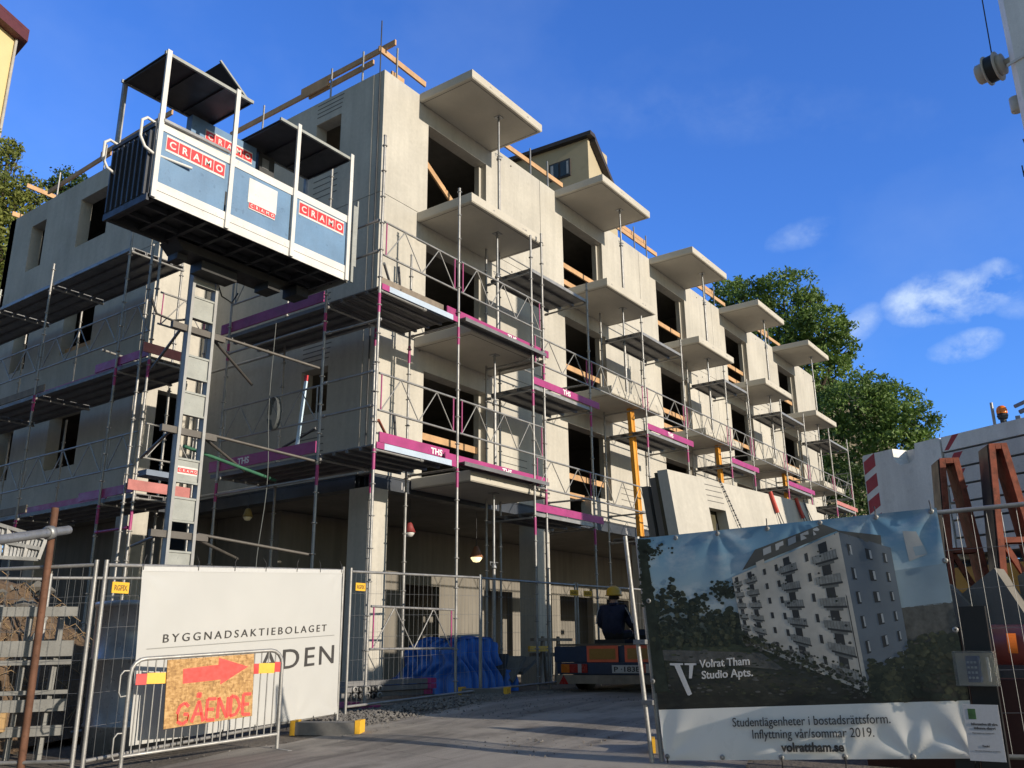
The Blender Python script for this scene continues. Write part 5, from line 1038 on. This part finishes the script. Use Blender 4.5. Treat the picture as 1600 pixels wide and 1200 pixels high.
# ---------------------------------------------------------------- materials by the gate: tarpaulin, plank bundles, debris
TARP = mat('blue_tarp', (.018, .12, .46), .45, var=.2, vs=5)
b = MB(); nx, ny = 64, 40; TX, TY, TS, TQ = 13.2, 10.95, .82, .85
def tz(x, y):
    u = (x - TX) / TS; w = (y - TY) / TQ; r = max(abs(u) ** 1.0, abs(w)); h = 1.0 if r < .55 else max(0, (1 - r) / .45) ** .8
    f = .03 * math.sin(13 * math.atan2(w, u) + 3 * mn_.noise(V((x * 2, y * 2, 0)))) * min(1, r * 1.3) + .05 * mn_.noise(V((x * 3, y * 3, 1)))
    return -.76 + .93 * h + f * (h > .02)
b.raw([(TX + TS * (2 * i / nx - 1) + .08 * math.sin(j * .9), TY + TQ * (2 * j / ny - 1) + .1 * math.sin(i * .7), tz(TX + TS * (2 * i / nx - 1), TY + TQ * (2 * j / ny - 1))) for i in range(nx + 1) for j in range(ny + 1)], [(i * (ny + 1) + j, (i + 1) * (ny + 1) + j, (i + 1) * (ny + 1) + j + 1, i * (ny + 1) + j + 1) for i in range(nx) for j in range(ny)], True)
tag(b.build('tarpaulin', TARP, None, False), 'crumpled bright blue tarpaulin over a pile behind the fence', 'tarpaulin')
b = MB(); b.bar((12.7, 10.75, .20), (13.75, 10.85, .235), .22, .04); tag(b.build('plank', mat('pale_plank', (.42, .38, .32), .8)), 'pale plank lying on top of the blue tarpaulin', 'plank')
PB = V((9.75, 10.05, -.85)); pd = V((1, -.12, 0)).normalized(); ps = V((.12, 1, 0)).normalized()
def pkb(s0, s1, w, z, h, lab, mm):
    t = thing('steel_plank', lab, 'scaffold plank', tuple(PB + pd * s0), 'scaffold planks lying behind the fence'); c = PB + pd * (s0 + s1) / 2 + ps * w + V((0, 0, z))
    MB().obox(c, pd * (s1 - s0) / 2, ps * .13, V((0, 0, h / 2))).build('plank', mm, t)
    for e in ((s1,) if h > .065 and z > .1 else (s0, s1)): MB().obox(PB + pd * (e + (.09 if e == s0 else -.09)) + ps * w + V((0, 0, z)), pd * .095, ps * .134, V((0, 0, h / 2 + .003))).build('painted_end', MAGENTA, t)
for i in range(3): pkb(.15 + .05 * i, 2.0 + .04 * i, .55 - .05 * (i % 2), .17 + i * .085, .07, 'steel scaffold plank with magenta ends, %s of the raised stack' % ('lowest', 'middle', 'topmost')[i], DECK)
pkb(.0, 2.45, .15, .06, .07, 'dusty scaffold plank with magenta ends lying on the gravel behind the raised plank stack', GREYWOOD); pkb(.1, 2.7, -.22, .03, .06, 'dusty scaffold plank with magenta ends lying nearest the fence', GREYWOOD)
for i in range(5):
    b = MB(); c = PB + pd * (.35 + i * .12) + ps * .36 + V((0, 0, .26)); b.lathe([(.03, -.02), (.05, -.02), (.05, .02), (.03, .02)], c, 10, ps); b.lathe([(.03, -.02), (.05, -.02), (.05, .02), (.03, .02)], c + V((0, 0, -.1)), 10, ps); tag(b.build('coupler', BLACK if i % 2 else GALV), 'round scaffold coupler, one of a row on the front of the raised plank stack', 'coupler', 'scaffold couplers by the plank stack')
for i, (x, y, z, a, L, mm) in enumerate(((14.0, 10.35, -.5, 35, 1.2, CONCD), (14.6, 10.5, -.45, 20, 1.3, CONCD), (13.6, 10.4, -.5, 60, 1.0, DARKM))):
    d_ = V((math.cos(R(a)) * .9, .1, math.sin(R(a)))) ; b = MB(); b.obox((x, y, z + .12), d_ * L / 2 * .6, V((0, 0, 1)).cross(d_).normalized() * .3, d_.cross(V((0, 1, 0))).normalized() * .03); tag(b.build('leaning_board', mm), ['grey sheet leaning between the blue tarpaulin and the truck', 'grey sheet leaning close to the truck', 'dark sheet leaning at the end of the blue tarpaulin'][i], 'board')
b = MB(); b.lathe([(0, 0), (.25, .02), (.3, .15), (.24, .32), (.1, .42), (0, .43)], (13.95, 10.9, -.77), 14); tag(b.build('rubble_sack', mat('sack', (.30, .31, .33), .9, bump=.6, bs=12)), 'pale sack of rubble between the blue tarpaulin and the leaning sheets', 'sack')
t = thing('work_trestle', 'dark timber trestle with a yellow spirit level standing by the building wall', 'trestle', (16.6, 11.0, -.77)); b = MB()
for x in (16.3, 16.9): b.bar((x - .2, 11.0, -.77), (x, 11.05, .22), .05, .08); b.bar((x + .2, 11.1, -.77), (x, 11.05, .22), .05, .08)
b.bar((15.9, 11.05, .16), (17.6, 11.05, .16), .10, .06); b.bar((15.9, 11.1, -.15), (17.6, 11.1, -.15), .05, .08); b.build('frame', GREYWOOD, t); MB().box((15.6, 10.9, -.08), (16.3, 10.95, .03)).build('level', YELLOW, t)
# ---------------------------------------------------------------- background houses
CREAM = mat('cream_render', (.42, .36, .25), .9, var=.08, vs=.5, spots=.1); YEL = mat('yellow_render', (.62, .50, .26), .9, var=.05, vs=.5); ROOFD = mat('dark_roof', (.035, .028, .03), .6); ROOFR = mat('dark_red_roof', (.10, .025, .028), .6); GLASS = mat('window_glass', (.03, .05, .08), .08, var=.05)
def house(name, label, c, dirx, L, Wd, z0, ze, zr, wallm, roofm, wins=(), over=.5):
    t = thing(name, label, 'building', (c[0], c[1], z0)); a = V((math.cos(R(dirx)), math.sin(R(dirx)), 0)); s = V((-a.y, a.x, 0)); c = V((c[0], c[1], 0)); q = lambda u, w, z: c + a * u + s * w + V((0, 0, z))
    b = MB(); b.prism([q(0, 0, z0), q(0, Wd, z0), q(0, Wd, ze), q(0, Wd / 2, zr), q(0, 0, ze)], a * L); b.build('wall', wallm, t)
    b = MB(); k = (zr - ze) / (Wd / 2)
    for sg in (0, 1):
        e0 = (-over, ze - k * over) if sg == 0 else (Wd + over, ze - k * over); r_ = (Wd / 2, zr)
        b.prism([q(-over, e0[0], e0[1] + .02), q(-over, r_[0], r_[1] + .02), q(-over, r_[0], r_[1] + .30), q(-over, e0[0], e0[1] + .30)], a * (L + 2 * over))
    b.build('roof', roofm, t)
    for face, u, z, w_, h_ in wins:
        if face == 'g': n_ = -a; o_ = q(-.02, u, z); e_ = s
        else: n_ = -s; o_ = q(u, -.02, z); e_ = a
        b = MB(); b.obox(o_, e_ * (w_ / 2 + .09), n_ * .05, V((0, 0, h_ / 2 + .09))); f = b.build('window', roofm, t)
        b = MB(); b.obox(o_ - e_ * w_ / 4, e_ * (w_ / 4 - .05), n_ * .06, V((0, 0, h_ / 2))); b.obox(o_ + e_ * w_ / 4, e_ * (w_ / 4 - .05), n_ * .06, V((0, 0, h_ / 2))); b.k = 1; b.obox(o_ - e_ * w_ * .3 , e_ * w_ * .06, n_ * .064, V((0, 0, h_ / 2 - .05))); b.build('pane', [GLASS, mat('curtain', (.35, .38, .42), .8)], f)
    return t
h = thing('apartment_house', 'cream rendered house with a dark overhanging roof and one window rising behind the new building', 'building', (36.3, 21.2, -.77))
# gable corner at about 42 m; the sunny end wall is a narrow strip on its right
ca = at(918, 216, 42); u_ = (at(800, 236, 44.5) - ca); u_.z = 0; u_ = u_.normalized(); w_ = V((-u_.y, u_.x, 0))
if w_.dot(V((1, 0, 0))) < 0: w_ = -w_
zt = ca.z; P_ = lambda u, w, z: V((ca.x, ca.y, 0)) + u_ * u + w_ * w + V((0, 0, z))
b = MB(); b.prism([P_(0, 0, -.77), P_(14, 0, -.77), P_(14, 0, zt + .35), P_(0, 0, zt + .0)], w_ * 2.2); b.prism([P_(0, 2.21, -.77), P_(14, 2.21, -.77), P_(14, 2.21, zt - 1.6), P_(0, 2.21, zt - 1.6)], w_ * .9); b.build('wall', CREAM, h)
b = MB(); b.prism([P_(-.35, -.3, zt + .0), P_(14.2, -.3, zt + .35), P_(14.2, -.3, zt + .58), P_(-.35, -.3, zt + .23)], w_ * .5); b.prism([P_(-.35, .21, zt - .18), P_(-.35, 3.0, zt - 2.7), P_(-.35, 3.0, zt - 2.45), P_(-.35, .21, zt + .2)], u_ * 14); b.build('roof', ROOFD, h)
wa, wb = at(857, 261, 42), at(892, 259, 42)
b = MB(); uu = 3.05; b.obox(P_(1.75, -.02, zt - 1.38), u_ * .66, w_ * .05, V((0, 0, .52))); f = b.build('window', ROOFD, h)
b = MB(); b.obox(P_(1.42, -.08, zt - 1.38), u_ * .26, w_ * .02, V((0, 0, .43))); b.obox(P_(2.08, -.08, zt - 1.38), u_ * .26, w_ * .02, V((0, 0, .43))); b.k = 1; b.obox(P_(2.22, -.085, zt - 1.38), u_ * .08, w_ * .02, V((0, 0, .38))); b.obox(P_(1.25, -.085, zt - 1.38), u_ * .05, w_ * .02, V((0, 0, .38))); b.build('pane', [GLASS, mat('curtain', (.30, .34, .40), .8)], f)
b = MB(); b.prism([P_(-.6, 2.4, zt - 2.5), P_(-.6, 3.9, zt - 2.7), P_(-.6, 3.9, zt - 3.0), P_(-.6, 2.4, zt - 2.8)], u_ * 1.0); b.build('cornice', CREAM, h)
# yellow house, only its roof corner shows
yc = at(24, 62, 72); t = thing('apartment_house', 'pale yellow house with a dark red roof edge at the upper left', 'building', (yc.x, yc.y, -1)); _d = pix(-60, -11); v1 = _d * (yc.z / _d.z) - yc; v1.z = 0; v1.normalize(); v2 = V((yc.x, yc.y, 0)).normalized(); v2.rotate(Matrix.Rotation(R(14), 3, 'Z'))
q = lambda u, w, z: V((yc.x, yc.y, 0)) + v1 * u + v2 * w + V((0, 0, z))
b = MB(); b.prism([q(0, 0, -1), q(12, 0, -1), q(12, 0, yc.z), q(0, 0, yc.z)], v2 * 14); b.build('wall', YEL, t)
b = MB(); b.prism([q(-.9, -.9, yc.z), q(12, -.9, yc.z), q(12, -.9, yc.z + .8), q(-.9, -.9, yc.z + .8)], v2 * 10); b.prism([q(-.9, -.9, yc.z + .81), q(12, -.9, yc.z + .81), q(12, 9, yc.z + 2.2), q(1.0, 9, yc.z + 2.2)], V((0, 0, .3))); b.build('roof', ROOFR, t)
b = MB(); b.tube(q(-.06, -.16, -1), q(-.06, -.16, yc.z - .05), .12, 8); b.build('downpipe', mat('pipe_grey', (.35, .33, .30), .6), t)
hr = at(1385, 588, 75); house('distant_house', 'distant house whose dark roof just shows above the trees on the right', (hr.x, hr.y), 20, 14, 9, -1, hr.z - 2.5, hr.z, CREAM, ROOFD)

# ---------------------------------------------------------------- trees
BARK = mat('bark', (.075, .055, .04), .95, var=.3, vs=6, bump=.8)
def leafmat(name, c1, c2):
    m = bpy.data.materials.new(name); m.use_nodes = True; t = m.node_tree; bb = t.nodes['Principled BSDF']; co = t.nodes.new('ShaderNodeTexCoord')
    nz = t.nodes.new('ShaderNodeTexNoise'); nz.inputs['Scale'].default_value = .9; nz.inputs['Detail'].default_value = 7; t.links.new(co.outputs['Object'], nz.inputs[0])
    r = t.nodes.new('ShaderNodeValToRGB'); t.links.new(nz.outputs[0], r.inputs[0]); r.color_ramp.elements[0].position = .32; r.color_ramp.elements[0].color = (*c1, 1); r.color_ramp.elements[1].position = .68; r.color_ramp.elements[1].color = (*c2, 1)
    t.links.new(r.outputs[0], bb.inputs['Base Color']); bb.inputs['Roughness'].default_value = .55
    tr = t.nodes.new('ShaderNodeBsdfTranslucent'); t.links.new(r.outputs[0], tr.inputs[0]); mx = t.nodes.new('ShaderNodeMixShader'); mx.inputs[0].default_value = .35
    o = t.nodes['Material Output']; t.links.new(bb.outputs[0], mx.inputs[1]); t.links.new(tr.outputs[0], mx.inputs[2]); t.links.new(mx.outputs[0], o.inputs[0]); return m
LEAF = leafmat('leaf_green', (.07, .125, .025), (.17, .27, .055)); LEAFY = leafmat('leaf_yellowish', (.10, .135, .025), (.25, .27, .06)); LEAFD = leafmat('leaf_dark', (.03, .06, .013), (.07, .12, .026))
def tree(name, label, base, lobes, leaf, m, nper, seed, group='trees behind the building'):
    """lobes: (x, y, z, rx, rz) crown masses; leaves sit in clumps on and inside every mass, limbs reach each of them"""
    q = random.Random(seed); t = thing(name, label, 'tree', base, group); base = V(base)
    b = MB(); top = V((sum(l[0] for l in lobes) / len(lobes), sum(l[1] for l in lobes) / len(lobes), min(l[2] for l in lobes)))
    fork = base.lerp(top, .75); H_ = (top - base).length; r0 = max(.15, H_ * .03)
    b.path([base, base.lerp(fork, .5) + V((.1, .1, 0)), fork], r0, 9, [r0, r0 * .75, r0 * .6])
    for l in lobes:
        c = V(l[:3]); mid = fork.lerp(c, .5) + V((0, 0, -.1 * l[3])); b.path([fork, mid, c], r0 * .4, 6, [r0 * .45, r0 * .3, r0 * .1])
        for _ in range(5):
            d = V((q.gauss(0, 1), q.gauss(0, 1), q.gauss(.3, .8))).normalized(); b.path([mid.lerp(c, q.uniform(.3, 1)), c + V((d.x * l[3], d.y * l[3], d.z * l[4])) * .8], r0 * .1, 4, [r0 * .14, r0 * .03])
    b.build('trunk', BARK, t)
    pts = []; fcs = []
    for l in lobes:
        c = V(l[:3]); ncl = int(nper * l[3] ** 1.6 / 14)
        for _ in range(ncl):
            d = V((q.gauss(0, 1), q.gauss(0, 1), q.gauss(0, 1))).normalized(); rr = q.uniform(.35, 1.05) ** .5
            cc = c + V((d.x * l[3], d.y * l[3], d.z * l[4])) * rr; cr = q.uniform(.25, .6) * min(1.0, l[3] * .4 + .2)
            for _ in range(14):
                p = cc + V((q.gauss(0, .5), q.gauss(0, .5), q.gauss(0, .38))) * cr
                n = V((q.gauss(0, 1), q.gauss(0, 1), q.gauss(.45, .8))).normalized(); a = n.orthogonal().normalized(); a.rotate(Matrix.Rotation(q.uniform(0, 6.3), 3, n)); e = n.cross(a); s = leaf * q.uniform(.6, 1.25)
                i = len(pts); pts += [p - a * s, p + e * s * .45 + n * s * .12, p + a * s, p - e * s * .45 + n * s * .12]; fcs.append((i, i + 1, i + 2, i + 3))
    b = MB(); b.v = pts; b.f = fcs; b.m = [0] * len(fcs); b.s = [False] * len(fcs); b.build('crown', m, t, False); return t
def lob(px, py, rng, rpx, k=.85, dz=0): p = at(px, py, rng); r = rpx / FPX * p.length; return (p.x, p.y, p.z, r, r * k)
def base(px, rng): p = at(px, 900, rng); return (p.x, p.y, -.8)
tree('broadleaf_tree', 'tallest green tree behind the far end of the building', base(1215, 60), [lob(*a) for a in ((1165, 478, 60, 48), (1225, 470, 59, 52), (1245, 528, 58, 44), (1190, 545, 58, 55), (1140, 462, 61, 30), (1225, 600, 60, 60), (1262, 470, 60, 22), (1290, 512, 57, 40), (1310, 545, 57, 28), (1280, 590, 57, 52))], .155, LEAF, 800, 1)
tree('broadleaf_tree', 'wide green tree whose rounded crown meets the sky left of the white crane', base(1360, 50), [lob(*a) for a in ((1340, 640, 50, 55), (1390, 640, 50, 46), (1420, 660, 49, 40), (1330, 710, 50, 60), (1400, 700, 49, 50), (1300, 650, 51, 45), (1365, 605, 51, 28), (1440, 690, 49, 22), (1290, 740, 50, 50))], .135, LEAF, 850, 2)
tree('broadleaf_tree', 'darker tree low down between the far end of the building and the counterweight', base(1330, 44), [lob(*a) for a in ((1330, 760, 44, 45), (1300, 790, 44, 50), (1370, 780, 45, 45), (1310, 860, 44, 60), (1400, 860, 45, 60))], .12, LEAFD, 600, 3)
tree('broadleaf_tree', 'low tree seen through the gap under the rusty frames', base(1500, 36), [lob(*a) for a in ((1500, 840, 36, 60), (1570, 860, 36, 60), (1440, 870, 36, 60))], .11, LEAFD, 350, 4)
tree('broadleaf_tree', 'yellowish green tree at the left edge rising above the left wing', base(10, 36), [lob(*a) for a in ((-20, 300, 36, 60), (25, 320, 36, 42), (-10, 240, 36, 34), (40, 300, 36, 24), (15, 370, 36, 40), (0, 410, 36, 45), (12, 232, 36, 18), (52, 345, 36, 16), (-40, 380, 36, 60), (-30, 470, 36, 60))], .10, LEAFY, 900, 5)
tree('broadleaf_tree', 'small dark treetop peeping over the roof of the left wing', base(108, 42), [lob(*a) for a in ((108, 288, 42, 24), (90, 300, 42, 20), (128, 296, 42, 16))], .095, LEAFD, 1700, 6)
# trees across the street behind the camera that throw the low shade on the site
q5 = random.Random(12)
for i, (x, y, h_, r_) in enumerate(()):
    pass

# unseen house added on the left to keep low sky off the shaded front
house('sky_blocker_house', 'unseen grey rendered house added on the left to block low sky light', (-13, 4), 90, 34, 10, -2.5, 9, 13, mat('grey_render', (.20, .19, .175), .9, var=.1), ROOFD, [('s', 3 + 4.2 * i, z, 1.2, 1.5) for i in range(8) for z in (1.5, 4.5, 7.3)])
